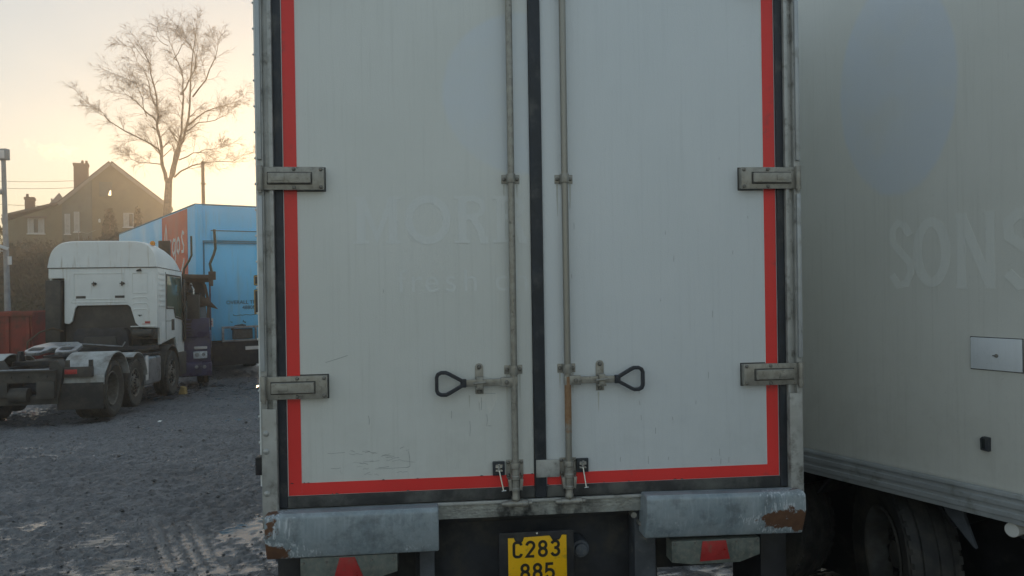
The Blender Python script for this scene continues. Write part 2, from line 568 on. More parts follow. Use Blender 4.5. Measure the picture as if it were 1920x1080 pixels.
def build_ground():
    xs = np.concatenate([np.linspace(-122, -20, 40)[:-1], np.linspace(-20, -10.5, 60)[:-1], np.linspace(-10.5, -1.5, 330)[:-1],
                         np.linspace(-1.5, 4, 70)[:-1], np.linspace(4, 72, 40)])
    ys = np.concatenate([np.linspace(-72, 3, 30)[:-1], np.linspace(3, 5.5, 30)[:-1], np.linspace(5.5, 12.5, 300)[:-1],
                         np.linspace(12.5, 24, 190)[:-1], np.linspace(24, 40, 40)[:-1], np.linspace(40, 137, 30)])
    X, Y = np.meshgrid(xs, ys)
    Z, W, E = ground_h(X, Y)
    nx, ny = len(xs), len(ys)
    V = np.stack([X, Y, Z], -1).reshape(-1, 3)
    i = (np.arange(ny - 1)[:, None] * nx + np.arange(nx - 1)[None, :]).ravel()
    F = np.stack([i, i + 1, i + nx + 1, i + nx], 1)
    me = bpy.data.meshes.new('ground')
    me.vertices.add(len(V))
    me.vertices.foreach_set('co', V.astype(np.float32).ravel())
    me.loops.add(len(F) * 4)
    me.loops.foreach_set('vertex_index', F.astype(np.int32).ravel())
    me.polygons.add(len(F))
    me.polygons.foreach_set('loop_start', (np.arange(len(F)) * 4).astype(np.int32))
    me.update(calc_edges=True)
    at_ = me.attributes.new('wet', 'FLOAT', 'POINT')
    at_.data.foreach_set('value', W.astype(np.float32).ravel())
    ah = me.attributes.new('relief', 'FLOAT', 'POINT')
    ah.data.foreach_set('value', E.astype(np.float32).ravel())
    me.shade_smooth()
    t = NT('wet_gravel')
    ra = t.n.new('ShaderNodeAttribute')
    ra.attribute_name = 'relief'
    rel = ra.outputs['Fac']
    wa = t.n.new('ShaderNodeAttribute')
    wa.attribute_name = 'wet'
    wet = wa.outputs['Fac']
    n1 = t.noise(.6, 6, .6)
    n2 = t.noise(22, 6, .75)
    n3 = t.noise(70, 3, .7)
    n4 = t.noise(7, 6, .7)
    c = t.mix(t.ramp(n1, .3, .7), (.165, .167, .178), (.25, .253, .268))
    c = t.mix(t.ramp(t.noise(.45, 5, .6, stretch=(1, 1.6, 1)), .46, .62, 0, .6), c, (.105, .106, .112))
    c = t.mix(t.ramp(n4, .44, .62, 0, .55), c, (.12, .12, .128))
    c = t.mix(t.ramp(n2, .46, .62, 0, .9), c, (.065, .065, .070))
    c = t.mix(t.ramp(n3, .58, .70, 0, .6), c, (.38, .38, .38))
    damp_shade = t.ramp(rel, .026, -.024, 0, 1)       # lows darker: dampness plus hollow shade put into the colour
    c = t.mix(t.math('MULTIPLY', damp_shade, .55), c, (.095, .097, .105))
    c = t.mix(t.math('MULTIPLY', wet, .6), c, (.055, .055, .06))
    film = t.ramp(t.math('ADD', damp_shade, t.ramp(n4, .40, .65, -.25, .35)), .45, .95)
    wetn = t.math('MAXIMUM', wet, film)
    rg = t.ramp(wetn, .0, 1.0, .58, .06)
    h = t.math('ADD', t.math('ADD', n2, t.math('MULTIPLY', n3, .35)), t.math('MULTIPLY', n4, 1.6))
    bp = t.n.new('ShaderNodeBump')
    t.l.new(h, bp.inputs['Height'])
    t.l.new(t.ramp(wet, 0, 1, 1.0, .05), bp.inputs['Strength'])
    bp.inputs['Distance'].default_value = .035
    t.l.new(bp.outputs[0], t.b.inputs['Normal'])
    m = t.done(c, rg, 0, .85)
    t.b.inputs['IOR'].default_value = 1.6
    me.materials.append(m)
    o = put('ground', me, None)
    tag(o, kind='structure')
    # loose stones
    mb_v, mb_f = [], []
    N = 2600
    bx = rng.random(N)
    Yp = 5.6 + 11 * bx ** 1.3
    Xp = -(.30 + .42 * rng.random(N)) * Yp
    S = .004 + .012 * rng.random(N) ** 4 + (rng.random(N) > .985) * .025
    Zp, _, _ = ground_h(Xp, Yp)
    ico = [(0, 0, 1), (.9, 0, .2), (.28, .86, .25), (-.73, .5, .2), (-.7, -.55, .25), (.3, -.85, .2), (0, 0, -.7)]
    icf = [(0, 1, 2), (0, 2, 3), (0, 3, 4), (0, 4, 5), (0, 5, 1), (6, 2, 1), (6, 3, 2), (6, 4, 3), (6, 5, 4), (6, 1, 5)]
    for k in range(N):
        a = rng.random() * 6.28
        ca, sa = math.cos(a), math.sin(a)
        o_ = len(mb_v)
        sx, sy, sz = S[k] * (1 + .6 * rng.random()), S[k] * (.7 + .5 * rng.random()), S[k] * (.5 + .4 * rng.random())
        for p in ico:
            j = .8 + .4 * rng.random()
            x, y, z_ = p[0] * sx * j, p[1] * sy * j, p[2] * sz * j
            mb_v.append((Xp[k] + x * ca - y * sa, Yp[k] + x * sa + y * ca, Zp[k] + sz * .3 + z_))
        mb_f += [tuple(o_ + i for i in f) for f in icf]
    me = bpy.data.meshes.new('loose_stones')
    me.from_pydata(mb_v, [], mb_f)
    tag(put('loose_stones', me, 'stone'), 'small dark stones scattered over the wet yard', 'gravel', kind='stuff')


build_ground()


def gz(x, y):
    return float(ground_h(np.array([x], float), np.array([y], float))[0][0])


def hill_z(x, y):
    t_ = min(1, max(0, (y - 33) / 32))
    n = mnoise.fractal(Vector((x * .12, y * .12, 0)), 1, 2, 4)
    return -.6 + 5.4 * t_ * t_ * (3 - 2 * t_) + n * .5 * min(1, max(0, (y - 33) / 6))


def build_hill():
    mb = MB()
    xs = [-110 + 1.6 * i for i in range(100)]
    ys = [30 + 1.5 * i for i in range(70)]
    vs = [(x, y, hill_z(x, y)) for y in ys for x in xs]
    nx = len(xs)
    fs = [(j * nx + i, j * nx + i + 1, (j + 1) * nx + i + 1, (j + 1) * nx + i) for j in range(len(ys) - 1) for i in range(nx - 1)]
    mb.add(vs, fs)
    tag(mb.build('hillside', 'scrub'), kind='structure')
    # bare scrub: bundles of thin upright stems and dead leaves
    v, f = [], []
    for k in range(2300):
        y = 34 + 34 * random.random()
        x = -(.36 + .36 * random.random()) * y
        if y > 66 and x > -50:
            continue
        z0 = hill_z(x, y)
        h = .7 + 1.6 * random.random()
        for j in range(9):
            a = random.random() * 6.28
            l = h * (.5 + .5 * random.random())
            dx, dy = math.cos(a) * l * .35, math.sin(a) * l * .35
            w = .025
            o_ = len(v)
            v += [(x - w, y, z0 - .1), (x + w, y, z0 - .1), (x + dx * .5 + w, y + dy * .5, z0 + l * .6),
                  (x + dx, y + dy, z0 + l)]
            f += [(o_, o_ + 1, o_ + 2), (o_, o_ + 2, o_ + 3)]
        for j in range(16):
            px, py, pz = x + random.gauss(0, h * .28), y + random.gauss(0, h * .28), z0 + h * (.15 + .75 * random.random())
            s_ = .05 + .09 * random.random()
            o_ = len(v)
            for q in range(3):
                v.append((px + random.gauss(0, s_), py + random.gauss(0, s_), pz + random.gauss(0, s_)))
            f.append((o_, o_ + 1, o_ + 2))
    me = bpy.data.meshes.new('scrub')
    me.from_pydata(v, [], f)
    tag(put('scrub', me, 'scrub'), 'tangled brown winter scrub covering the bank below the house', 'scrub', kind='stuff')


build_hill()

# ------------------------------------------------------------------ wheels
WC = {}


def wheel(parent, x, y, z, r=.5, w=.30, side=1, steer=0.0, tyre='rubber', rim='rim', dish=.06, nuts=10):
    key = (r, w, side, dish)
    if key not in WC:
        s = side
        rr = r * .58
        ty = MB()
        hw = w / 2
        prof = [(rr, -hw * .75), (r * .80, -hw), (r * .93, -hw * .97), (r * .985, -hw * .82), (r, -hw * .60), (r - .014, -hw * .57), (r - .014, -hw * .50),
                (r, -hw * .47), (r, -hw * .12), (r - .014, -hw * .09), (r - .014, hw * .09), (r, hw * .12), (r, hw * .47), (r - .014, hw * .50),
                (r - .014, hw * .57), (r, hw * .60), (r * .985, hw * .82), (r * .93, hw * .97), (r * .90, hw * 1.0), (r * .89, hw * .985), (r * .80, hw), (rr, hw * .75), (rr, -hw * .75)]
        ty.lathe(prof, 48)
        for k in range(40):      # shoulder blocks
            a = 2 * math.pi * k / 40
            m_ = Matrix.Rotation(a, 4, 'X')
            for q in (-1, 1):
                ty.box(min(q * hw * .62, q * hw * .93), max(q * hw * .62, q * hw * .93), -.022, .022, r * .955, r * .985, m_)
        ri = MB()
        ri.lathe([(rr * 1.03, s * hw * .80), (rr * .99, s * hw * .86), (rr * .94, s * hw * .80), (rr * .90, s * hw * .55), (rr * .86, s * (hw * .5 - dish)),
                  (rr * .55, s * (hw * .55 - dish)), (rr * .48, s * (hw * .75 - dish)), (rr * .30, s * (hw * .78 - dish)), (rr * .28, s * (hw * 1.0 - dish)), (.001, s * (hw * 1.03 - dish))], 40)
        hb = MB()
        for k in range(nuts):
            a = 2 * math.pi * k / nuts
            c_ = (math.cos(a) * rr * .40, math.sin(a) * rr * .40)
            hb.cyl((s * (hw * .74 - dish), *c_), (s * (hw * .74 - dish + .035), *c_), .016, 6)
        for k in range(10):
            a = 2 * math.pi * (k + .5) / 10
            c_ = (math.cos(a) * rr * .72, math.sin(a) * rr * .72)
            hb.cyl((s * (hw * .50 - dish), *c_), (s * (hw * .50 - dish + .006 + .02), *c_), .030, 10)
        hb.cyl((-s * hw * .7, 0, 0), (s * (hw * .6 - dish), 0, 0), rr * .5, 20)
        WC[key] = (hb.mesh('wheel_hub'), ty.mesh('tyre'), ri.mesh('rim'), {})
    hbm, tym, rim_m, byd = WC[key]
    if (tyre, rim) not in byd:
        a, b, c = hbm.copy(), tym.copy(), rim_m.copy()
        a.materials.append(M['black'])
        b.materials.append(M[tyre])
        c.materials.append(M[rim])
        byd[(tyre, rim)] = (a, b, c)
    a, b, c = byd[(tyre, rim)]
    wobj = put('wheel', a, None, parent, (x, y, z), (random.random() * 6, 0, steer))
    wobj.rotation_mode = 'ZYX' if False else 'XYZ'
    put('tyre', b, None, wobj)
    put('rim', c, None, wobj)
    return wobj


# ------------------------------------------------------------------ the box trailer in front (rear doors)
def build_trailer():
    T = thing('box_trailer', 'white box trailer filling the middle, rear doors edged in red, yellow number plate below', 'trailer',
              (.127, 3.638, 0), (0, 0, .10401))
    # ---- body
    b = MB()
    b.box(-1.262, 1.262, .115, 13.4, 1.125, 4.15)
    b.build('body', 'side_cream', T, .01)
    # ---- frame posts
    for s in (-1, 1):
        p = MB()
        X = (lambda a: s * a)
        # channel-shaped post, three steps across
        p.box(min(X(1.204), X(1.222)), max(X(1.204), X(1.222)), -.030, .13, 1.12, 4.10)
        p.box(min(X(1.2215), X(1.246)), max(X(1.2215), X(1.246)), -.012, .13, 1.12, 4.10)
        p.box(min(X(1.2455), X(1.274)), max(X(1.2455), X(1.274)), -.034, .16, 1.12, 4.10)
        p.build('frame_post', 'galv', T, .003)
        if s < 0:
            # beading that stands off the left wall, with its pop rivets
            q = MB()
            q.tube([(-1.284, .03, 1.30), (-1.284, .03, 4.10)], .0095, 14)
            q.box(-1.291, -1.276, .036, .17, 1.30, 4.10)
            for k in range(22):
                zz = 1.5 + .118 * k
                q.cyl((-1.290, .028, zz), (-1.298, .025, zz), .005, 8)
            q.build('corner_trim', 'white_paint', T)
            q = MB()
            q.box(-1.306, -1.276, -.02, .03, 1.36, 1.44)
            q.box(-1.300, -1.276, -.03, .02, 1.43, 1.445)
            q.build('rubber_stop', 'black', T, .004)
        cv = MB()
        zt = 1.66
        cv.box(min(X(1.206), X(1.268)), max(X(1.206), X(1.268)), -.0385, -.0335, 1.16, zt)
        o = cv.build('post_cover', 'galv', T, .002)
        for (z0, z1) in ((1.83, 2.62), (2.78, 3.55)):
            cv = MB()
            cv.box(min(X(1.250), X(1.272)), max(X(1.250), X(1.272)), -.050, -.034, z0, z1)
            cv.build('hinge_cover', 'alu', T, .006)
    for z_ in (1.55, 1.47, 1.28):      # dents of the lower left post
        d = MB()
        d.lathe([(.001, -.008), (.006, -.007), (.011, -.004), (.014, 0)], 14, 'y', (-1.252, -.0385, z_))
        d.build('post_dent', 'galv', T)
    sl = MB()
    sl.box(-1.203, 1.203, -.006, .13, 1.118, 1.197)
    sl.build('rear_sill', 'hammered', T, .004)
    sl = MB()
    sl.box(-1.203, 1.203, -.022, -.0065, 1.186, 1.199)
    sl.build('sill_lip', 'galv', T, .002)
    h = MB()
    h.box(-1.203, 1.203, -.02, .13, 3.98, 4.10)
    h.build('rear_header', 'galv', T, .004)
    rf = MB()
    rf.box(-1.262, 1.262, .115, 13.4, 4.152, 4.17)
    rf.build('roof', 'alu', T, .003)

    # ---- doors
    def door(s):
        xi = -.036 if s < 0 else .022     # inner edge (the seal strip fills the gap)
        xo = 1.203 * s
        x0, x1 = min(xi, xo), max(xi, xo)
        D = MB().box(x0, x1, 0, .09, 1.203, 3.97).build('door', 'door_cream' if s < 0 else 'door_white', T, .003)
        tag(D, 'left door, creamier, with faint ghost lettering and a faint disc' if s < 0 else 'right door, whiter and plain')
        # black seal round the door
        o1, o2 = 1.166, 1.216
        q = MB()
        q.box(*sorted((s * 1.1665, s * 1.2035)) if s < 0 else sorted((s * 1.1665, s * 1.2035)), -.012, -.0005, 1.2035, 3.965)
        q.build('seal', 'seal', D, .004)
        q = MB()
        q.box(min(s * 1.1655, xi), max(s * 1.1655, xi), -.012, -.0005, 1.2035, 1.256)
        q.build('seal', 'seal_dirty', D, .004)
        # red tape: vertical, horizontal; pale line of bare paint outside
        e = .0022
        def tape(a0, a1, z0, z1):
            MB().box(min(a0, a1), max(a0, a1), -e, -.0004, z0, z1).build('red_tape', 'red_tape', D)
        tape(s * 1.105, s * 1.163, 1.2575, 3.96)
        tape(s * 1.1045, xi if s < 0 else xi + .003, 1.2575, 1.3125)
        # rods
        xr = -.128 if s < 0 else .124
        yr = -.034
        MB().cyl((xr, yr, 1.26), (xr, yr, 3.95), .0158, 20).build('lock_rod', 'steel' if s < 0 else 'rusty_rod', D)
        for zc in (2.696, 1.806, 3.58):
            k = MB()
            k.box(xr - .043, xr + .043, -.005, -.0004, zc - .021, zc + .021)
            k.build('rod_bracket', 'steel', D, .0024)
            k = MB()
            k.tube([(xr, yr, zc - .021), (xr, yr, zc + .021)], .0205, 20)
            k.box(xr - .0205, xr + .0205, yr, -.004, zc - .021, zc + .021)
            k.build('rod_clamp', 'steel', D, .002)
            for dx in (-.031, .031):
                MB().lathe([(.001, -.0135), (.0055, -.013), (.0085, -.010), (.0095, -.005)], 14, 'y', (xr + dx, 0, zc)).build('bolt', 'bolt', D)
        # hinges
        for zc in (2.697, 1.753, 3.66):
            a, b_ = .980, 1.246
            hb = MB()
            hb.box(min(s * a, s * b_), max(s * a, s * b_), -.0385, -.0325, zc - .052, zc + .052)
            hb.box(min(s * a, s * 1.158), max(s * a, s * 1.158), -.033, -.0004, zc - .050, zc + .050)
            hg = hb.build('hinge', 'steel', D, .0028)
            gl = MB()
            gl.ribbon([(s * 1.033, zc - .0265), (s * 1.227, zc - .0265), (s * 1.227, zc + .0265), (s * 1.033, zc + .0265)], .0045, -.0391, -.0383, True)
            gl.build('hinge_shade', 'seal_dirty', D, smooth=False)  # dark outline paints the shade around the rib
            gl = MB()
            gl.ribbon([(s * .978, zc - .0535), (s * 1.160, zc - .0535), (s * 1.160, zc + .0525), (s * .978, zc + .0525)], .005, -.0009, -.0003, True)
            gl.build('hinge_shade', 'seal_dirty', D, smooth=False)  # dark outline paints the contact shade behind the hinge
            r1 = MB()
            r1.box(min(s * 1.035, s * 1.225), max(s * 1.035, s * 1.225), -.056, -.038, zc - .024, zc + .024)
            r1.build('hinge_rib', 'steel', D, .006, 3)
            r1 = MB()
            r1.box(min(s * 1.150, s * 1.208), max(s * 1.150, s * 1.208), -.0590, -.0555, zc - .013, zc + .013)
            r1.build('hinge_slot', 'steel', D, .0018)
            kn = MB()
            kn.cyl((s * 1.259, -.048, zc - .056), (s * 1.259, -.048, zc + .056), .0135, 16)
            kn.cyl((s * 1.259, -.048, zc - .066), (s * 1.259, -.048, zc - .056), .0095, 12)
            kn.box(min(s * 1.245, s * 1.2725), max(s * 1.245, s * 1.2725), -.040, -.0345, zc - .052, zc + .052)
            kn.build('hinge_knuckle', 'steel', D, .0015)
            for dx, dz in ((.993, .040), (.993, -.040), (1.112, .041), (1.112, -.041)):
                MB().lathe([(.001, -.046), (.005, -.0455), (.008, -.043), (.009, -.0384)], 14, 'y', (s * dx, 0, zc + dz)).build('bolt', 'bolt', D)
        # bottom keeper: back plate, sleeve and collars
        q = MB()
        q.box(xr - .040, xr + .040, -.007, -.0025, 1.300, 1.384)
        q.prism([(xr - .036, 1.300), (xr + .036, 1.300), (xr + .030, 1.250), (xr - .030, 1.250)], 'y', -.0068, -.0025)
        q.build('keeper_plate', 'steel', D, .002)
        q = MB()
        q.lathe([(.0160, 1.375), (.0225, 1.375), (.024, 1.365), (.024, 1.352), (.0205, 1.348), (.0205, 1.318), (.0235, 1.314), (.0235, 1.300), (.019, 1.296),
                 (.019, 1.262), (.0225, 1.258), (.0225, 1.247), (.0175, 1.243), (.0175, 1.222), (.020, 1.218), (.020, 1.206), (.015, 1.200), (.015, 1.188)], 22, 'z', (xr, yr, 0))
        q.build('rod_sleeve', 'steel', D)
        q = MB()
        q.prism([(xr - .036, 1.30), (xr - .020, 1.30), (xr - .018, 1.252), (xr - .030, 1.246)], 'y', -.046, -.006)
        q.build('keeper_cheek', 'steel', D, .002)
        q = MB()
        q.prism([(xr + .036, 1.30), (xr + .020, 1.30), (xr + .018, 1.252), (xr + .030, 1.246)], 'y', -.046, -.006)
        q.build('keeper_cheek', 'steel', D, .002)
        for dx, dz in ((-.031, 1.372), (.031, 1.372), (-.031, 1.312), (.031, 1.312)):
            MB().lathe([(.001, -.0135), (.0055, -.013), (.0085, -.010), (.0095, -.005)], 12, 'y', (xr + dx, 0, dz)).build('bolt', 'bolt', D)
        ft = MB()
        ft.lathe([(.001, xr - .070), (.010, xr - .066), (.013, xr - .040), (.0155, xr - .038), (.0155, xr + .026), (.0175, xr + .028), (.0175, xr + .055), (.010, xr + .060), (.009, xr + .074), (.001, xr + .076)],
                 16, 'x', (0, -.036, 1.186))
        ft.build('cam_foot', 'steel', D)
        # black rubber block with its pale pin
        xb = (-.204 if s < 0 else .192)
        q = MB().box(xb - .028, xb + .028, -.020, -.0025, 1.315, 1.379).build('rubber_block', 'seal', D, .003)
        q = MB()
        q.box(xb - .016, xb + .016, -.028, -.0195, 1.352, 1.368)
        q.box(xb - .016, xb + .016, -.028, -.0195, 1.336, 1.344)
        q.cyl((xb, -.024, 1.372), (xb, -.024, 1.334), .0065, 10)
        q.cyl((xb, -.026, 1.344), (xb + (.018 if s < 0 else .010), -.050, 1.252), .0038, 8)
        q.cyl((xb + (.009 if s < 0 else .001), -.050, 1.250), (xb + (.030 if s < 0 else .020), -.050, 1.252), .0032, 8)
        q.build('pin', 'chrome', D)
        # handle
        dd = s
        zc = 1.752
        hx = lambda v: xr + (v if s > 0 else -v)
        q = MB()
        q.box(min(hx(-.016), hx(.062)), max(hx(-.016), hx(.062)), -.048, -.018, zc - .022, zc + .022)
        q.build('handle_hub', 'steel', D, .004)
        MB().lathe([(.001, -.058), (.007, -.057), (.010, -.053), (.0105, -.046)], 14, 'y', (hx(.036), 0, zc)).build('bolt', 'bolt', D)
        q = MB()
        q.box(min(hx(.058), hx(.232)), max(hx(.058), hx(.232)), -.043, -.033, zc - .0165, zc + .0165)
        q.build('handle_bar', 'steel', D, .0022)
        tri = [(hx(.240), zc + .010), (hx(.300), zc + .044), (hx(.316), zc + .051), (hx(.338), zc + .051), (hx(.352), zc + .044), (hx(.358), zc + .030),
               (hx(.358), zc - .030), (hx(.352), zc - .044), (hx(.338), zc - .051), (hx(.316), zc - .051), (hx(.300), zc - .044), (hx(.240), zc - .010)]
        q = MB()
        q.ribbon(tri, .0165, -.050, -.028, True)
        q.box(min(hx(.222), hx(.250)), max(hx(.222), hx(.250)), -.0495, -.0285, zc - .0195, zc + .0195)
        q.build('handle_grip', 'grip', D, .005, 3)
        # catch that holds the handle
        xc = hx(.160)
        q = MB()
        pl = [(xc - .019, zc - .056), (xc + .019, zc - .056), (xc + .019, zc + .072), (xc + .013, zc + .084), (xc, zc + .088), (xc - .013, zc + .084), (xc - .019, zc + .072)]
        q.prism(pl, 'y', -.006, -.0004)
        q.build('catch_plate', 'steel', D, .0015)
        q = MB()
        q.box(xc - .016, xc + .016, -.052, -.005, zc + .018, zc + .026)
        q.box(xc - .019, xc + .019, -.056, -.005, zc - .030, zc - .020)
        q.box(xc - .014, xc + .014, -.056, -.052, zc - .028, zc + .022)
        q.cyl((xc - .030, -.060, zc - .001), (xc + .030, -.060, zc + .004), .0052, 10)
        q.build('catch', 'steel', D, .002)
        for dz in (.070, -.044):
            MB().lathe([(.001, -.016), (.006, -.0155), (.009, -.012), (.0115, -.006)], 14, 'y', (xc, 0, zc + dz)).build('bolt', 'bolt', D)
        return D

    DL = door(-1)
    DR = door(1)
    # centre seal strip, carried by the right door
    MB().box(-.0345, .0205, -.014, .0, 1.2035, 3.96).build('centre_seal', 'seal', DR, .004)
    q = MB().box(-.029, .082, -.021, -.0145, 1.298, 1.380)
    q.build('overlap_plate', 'galv', DR, .002)
    # nicks knocked out of the tape's lower edge
    rn = random.Random(21)
    for x_ in [-1.075, -.968, -1.148] + [rn.uniform(-1.1, 1.1) for _ in range(14)]:
        D_ = DL if x_ < -.05 else DR
        z_ = 1.2580 if rn.random() < .7 else 1.3118
        w_ = .003 + .007 * rn.random()
        MB().prism([(x_ - w_, z_), (x_ + w_, z_), (x_ + w_ * .5, z_ + .003), (x_ - w_ * .3, z_ + .0045)], 'y', -.0027, -.0023).build('tape_nick', 'seal_dirty', D_, smooth=False)
    # pale edge line outside the left tape
    MB().box(-1.1665, -1.1632, -.0018, -.0004, 1.254, 3.96).build('edge_line', 'white_paint', DL)
    MB().box(1.1018, 1.1046, -.0018, -.0004, 1.3128, 3.96).build('edge_line', 'white_paint', DR)
    # ghost disc and ghost lettering where old vinyl was peeled off
    g = MB()
    z0, z1 = 2.400, 2.618
    W = .040
    e = [0.0]
    def st(pts, w, closed=False):
        e[0] += .00006
        g.ribbon(pts, w, -.0008 - e[0], -.0002, closed)
    # M
    x = -.850
    st([(x + .030, z0), (x + .030, z1)], W)
    st([(x + .175, z0), (x + .175, z1)], W)
    st([(x + .035, z1 - .01), (x + .103, z0 + .03), (x + .170, z1 - .01)], .030)
    for q_ in (x + .030, x + .175):
        st([(q_ - .036, z0 + .007), (q_ + .036, z0 + .007)], .014)
    st([(x - .006, z1 - .007), (x + .05, z1 - .007)], .014)
    st([(x + .155, z1 - .007), (x + .211, z1 - .007)], .014)
    # O
    ox = -.515
    st([(ox + .088 * math.cos(R(a)), (z0 + z1) / 2 + .096 * math.sin(R(a))) for a in range(0, 360, 12)], .036, True)
    # R R
    for x in (-.385, -.205):
        st([(x + .030, z0), (x + .030, z1)], W)
        zz = (z0 + z1) / 2 + .008
        st([(x + .03, z1 - .012), (x + .085, z1 - .012), (x + .118, z1 - .028), (x + .128, z1 - .055), (x + .118, zz + .022), (x + .085, zz + .004), (x + .03, zz + .004)], .026)
        st([(x + .080, zz), (x + .115, z0 + .06), (x + .128, z0 + .012), (x + .150, z0 + .012)], .034)
        st([(x - .008, z0 + .007), (x + .066, z0 + .007)], .014)
        st([(x - .008, z1 - .007), (x + .02, z1 - .007)], .014)
    g.build('ghost_lettering', 'ghost_cream', DL, smooth=False)
    xx = -.660
    for ch, adv in (('f', .056), ('r', .066), ('e', .095), ('s', .083), ('h', .150), ('c', .088), ('h', .09)):
        put('ghost_letter', text_mesh(ch, .155, 'ghost_letter', .0003), 'ghost_cream', DL, (xx, -.0006, 2.175), (R(90), 0, 0))
        xx += adv
    # dirty runs below the brackets and along the bottom edge
    rr_ = random.Random(8)
    for D_, xs in ((DL, (-.159, -.097, -.335, -.29)), (DR, (.093, .155, .277))):
        for x_ in xs:
            for z_ in ((2.672, 1.782) if abs(x_) < .2 else (1.69,)):
                L_ = .05 + .10 * rr_.random()
                MB().prism([(x_ - .004, z_), (x_ + .004, z_), (x_ + .002, z_ - L_ * .6), (x_ + .0006, z_ - L_), (x_ - .0006, z_ - L_), (x_ - .003, z_ - L_ * .5)], 'y', -.0006, -.0002).build('run_mark', 'run', D_, smooth=False)
    # peeled square stain and scuffs
    g = MB()
    g.prism([(-.305, 1.695), (-.20, 1.69), (-.225, 1.62), (-.243, 1.60), (-.262, 1.66), (-.29, 1.655)], 'y', -.0007, -.0002)
    g.build('peeled_patch', 'side_cream', DL, smooth=False)
    sc_ = MB()
    rr = random.Random(3)
    for k in range(26):
        cx_ = rr.choice([-.93, -.84, -.74, -.69]) + rr.gauss(0, .045)
        cz_ = rr.choice([1.42, 1.395, 1.37, 1.345, 1.44]) + rr.gauss(0, .006)
        L_ = abs(rr.gauss(0, .020)) + .004
        sc_.ribbon([(cx_ - L_, cz_ + rr.gauss(0, .002)), (cx_ - L_ * .3, cz_ + rr.gauss(0, .003)), (cx_, cz_), (cx_ + L_, cz_ + rr.gauss(0, .004))], 0.0005 + rr.random() * .0010, -.0009, -.0003)
    for (a_, b_, c_, d_) in ((-.62, 1.44, -.615, 1.37), (-.615, 1.37, -.635, 1.365), (-.66, 1.455, -.64, 1.462), (-.99, 1.86, -.89, 1.89), (-.80, 1.61, -.798, 1.57),
                             (-.335, 1.57, -.336, 1.50), (-.255, 1.60, -.256, 1.545), (-.25, 1.545, -.235, 1.544), (-.42, 1.62, -.421, 1.585), (-.285, 1.70, -.212, 1.694), (-.725, 2.19, -.7245, 2.175), (-.28, 1.68, -.281, 1.62)):
        sc_.ribbon([(a_, b_), ((a_ + c_) / 2 + .002, (b_ + d_) / 2), (c_, d_)], .0016, -.0009, -.0003)
    sc_.build('scuffs', 'scuff', DL, smooth=False)['kind'] = 'stuff'
    sc_ = MB()
    for k in range(26):
        x_ = .05 + rr.random() * 1.0
        z_ = 1.35 + rr.random() ** 2 * 1.6
        sc_.ribbon([(x_, z_), (x_ + rr.gauss(0, .001), z_ - .01 - rr.random() * .03)], .0012, -.0009, -.0003)
    sc_.build('scuffs', 'scuff', DR, smooth=False)['kind'] = 'stuff'

    # ---- buffers
    for s in (-1, 1):
        a, b_ = (-1.250, -.487) if s < 0 else (.470, 1.240)
        prof = [(-.118, 1.192), (-.124, 1.105), (-.082, .998), (.03, .998), (.03, 1.115), (-.012, 1.2), (-.10, 1.2035)]
        q = MB()
        q.prism(prof, 'x', a, b_)
        bu = q.build('buffer', 'buffer_left' if s < 0 else 'buffer_right', T, .010, 3)
        if s > 0:
            bu.rotation_euler = (0, R(.8), 0)
            bu.location = (-.015, 0, .002 + .012)
            bu.location.z = .017
        tag(bu, 'buffer rusted at its left end' if s < 0 else 'buffer scraped and rusted at its right end')
        # lamp board under the buffer
        if s < 0:
            lb = [(-1.105, .845), (-1.105, .995), (-.675, .995), (-.675, .915), (-.78, .885), (-.93, .86)]
            tri = [(-.885, .99), (-.865, .99), (-.828, .900), (-.962, .885), (-.932, .99)]
        else:
            lb = [(.600, .885), (.600, .985), (1.030, .985), (1.030, .905), (.93, .872), (.70, .872)]
            tri = [(.748, .98), (.862, .98), (.880, .892), (.735, .886)]
        q = MB()
        q.prism(lb, 'y', -.075, .02)
        lbo = q.build('lamp_board', 'lens_grey', T, .004)
        MB().prism(tri, 'y', -.079, -.0748).build('red_lens', 'lens_red', lbo, .001)
        xa, xb = (-1.09, -.69) if s < 0 else (.615, 1.015)
        for k in range(5):
            x_ = xa + (xb - xa) * k / 4
            if abs(x_ - (-.89 if s < 0 else .81)) > .08:
                MB().lathe([(.001, -.080), (.004, -.0795), (.006, -.0748)], 10, 'y', (x_, 0, .972)).build('screw', 'bolt', lbo)
        rb = MB()
        for k in range(7):
            rb.box(xb - .20 + .018 * k, xb - .195 + .018 * k, -.0775, -.0748, .925, .965)
        rb.build('lens_rib', 'lens_grey', lbo)['kind'] = 'stuff'
        # hanging leg of the underrun
        lx = (-.578, -.508) if s < 0 else (.452, .556)
        q = MB()
        q.box(lx[0], lx[1], .04, .16, .50, .998 if s < 0 else 1.11)
        q.box(lx[0] - .02, lx[1] + .02, .02, .04, .50, .62)
        q.build('underrun_leg', 'chassis_grey', T, .006)
        if s > 0:
            q = MB()
            q.cyl((.44, .0, 1.095), (.44, .05, 1.095), .014, 10)
            q.cyl((.47, -.01, 1.055), (.47, .05, 1.055), .010, 10)
            q.build('bolt', 'steel', T)
    q = MB()
    q.box(-1.15, 1.15, .06, .16, .45, .55)
    q.build('underrun_bar', 'chassis_grey', T, .01)
    q = MB()
    q.box(-.60, .60, .17, .24, .74, 1.075)
    q.box(-.60, .60, .14, .30, 1.055, 1.075)
    q.build('rear_crossmember', 'chassis', T, .006)
    q = MB()
    q.cyl((.190, .17, .93), (.190, .05, .93), .042, 18)
    q.cyl((.190, .05, .93), (.190, .03, .93), .030, 18)
    q.build('air_coupling', 'chassis_grey', T, .003)
    # plate holder and plate
    q = MB()
    q.box(-.210, .146, -.016, .0, .775, 1.045)
    q.build('plate_holder', 'black', T, .005)
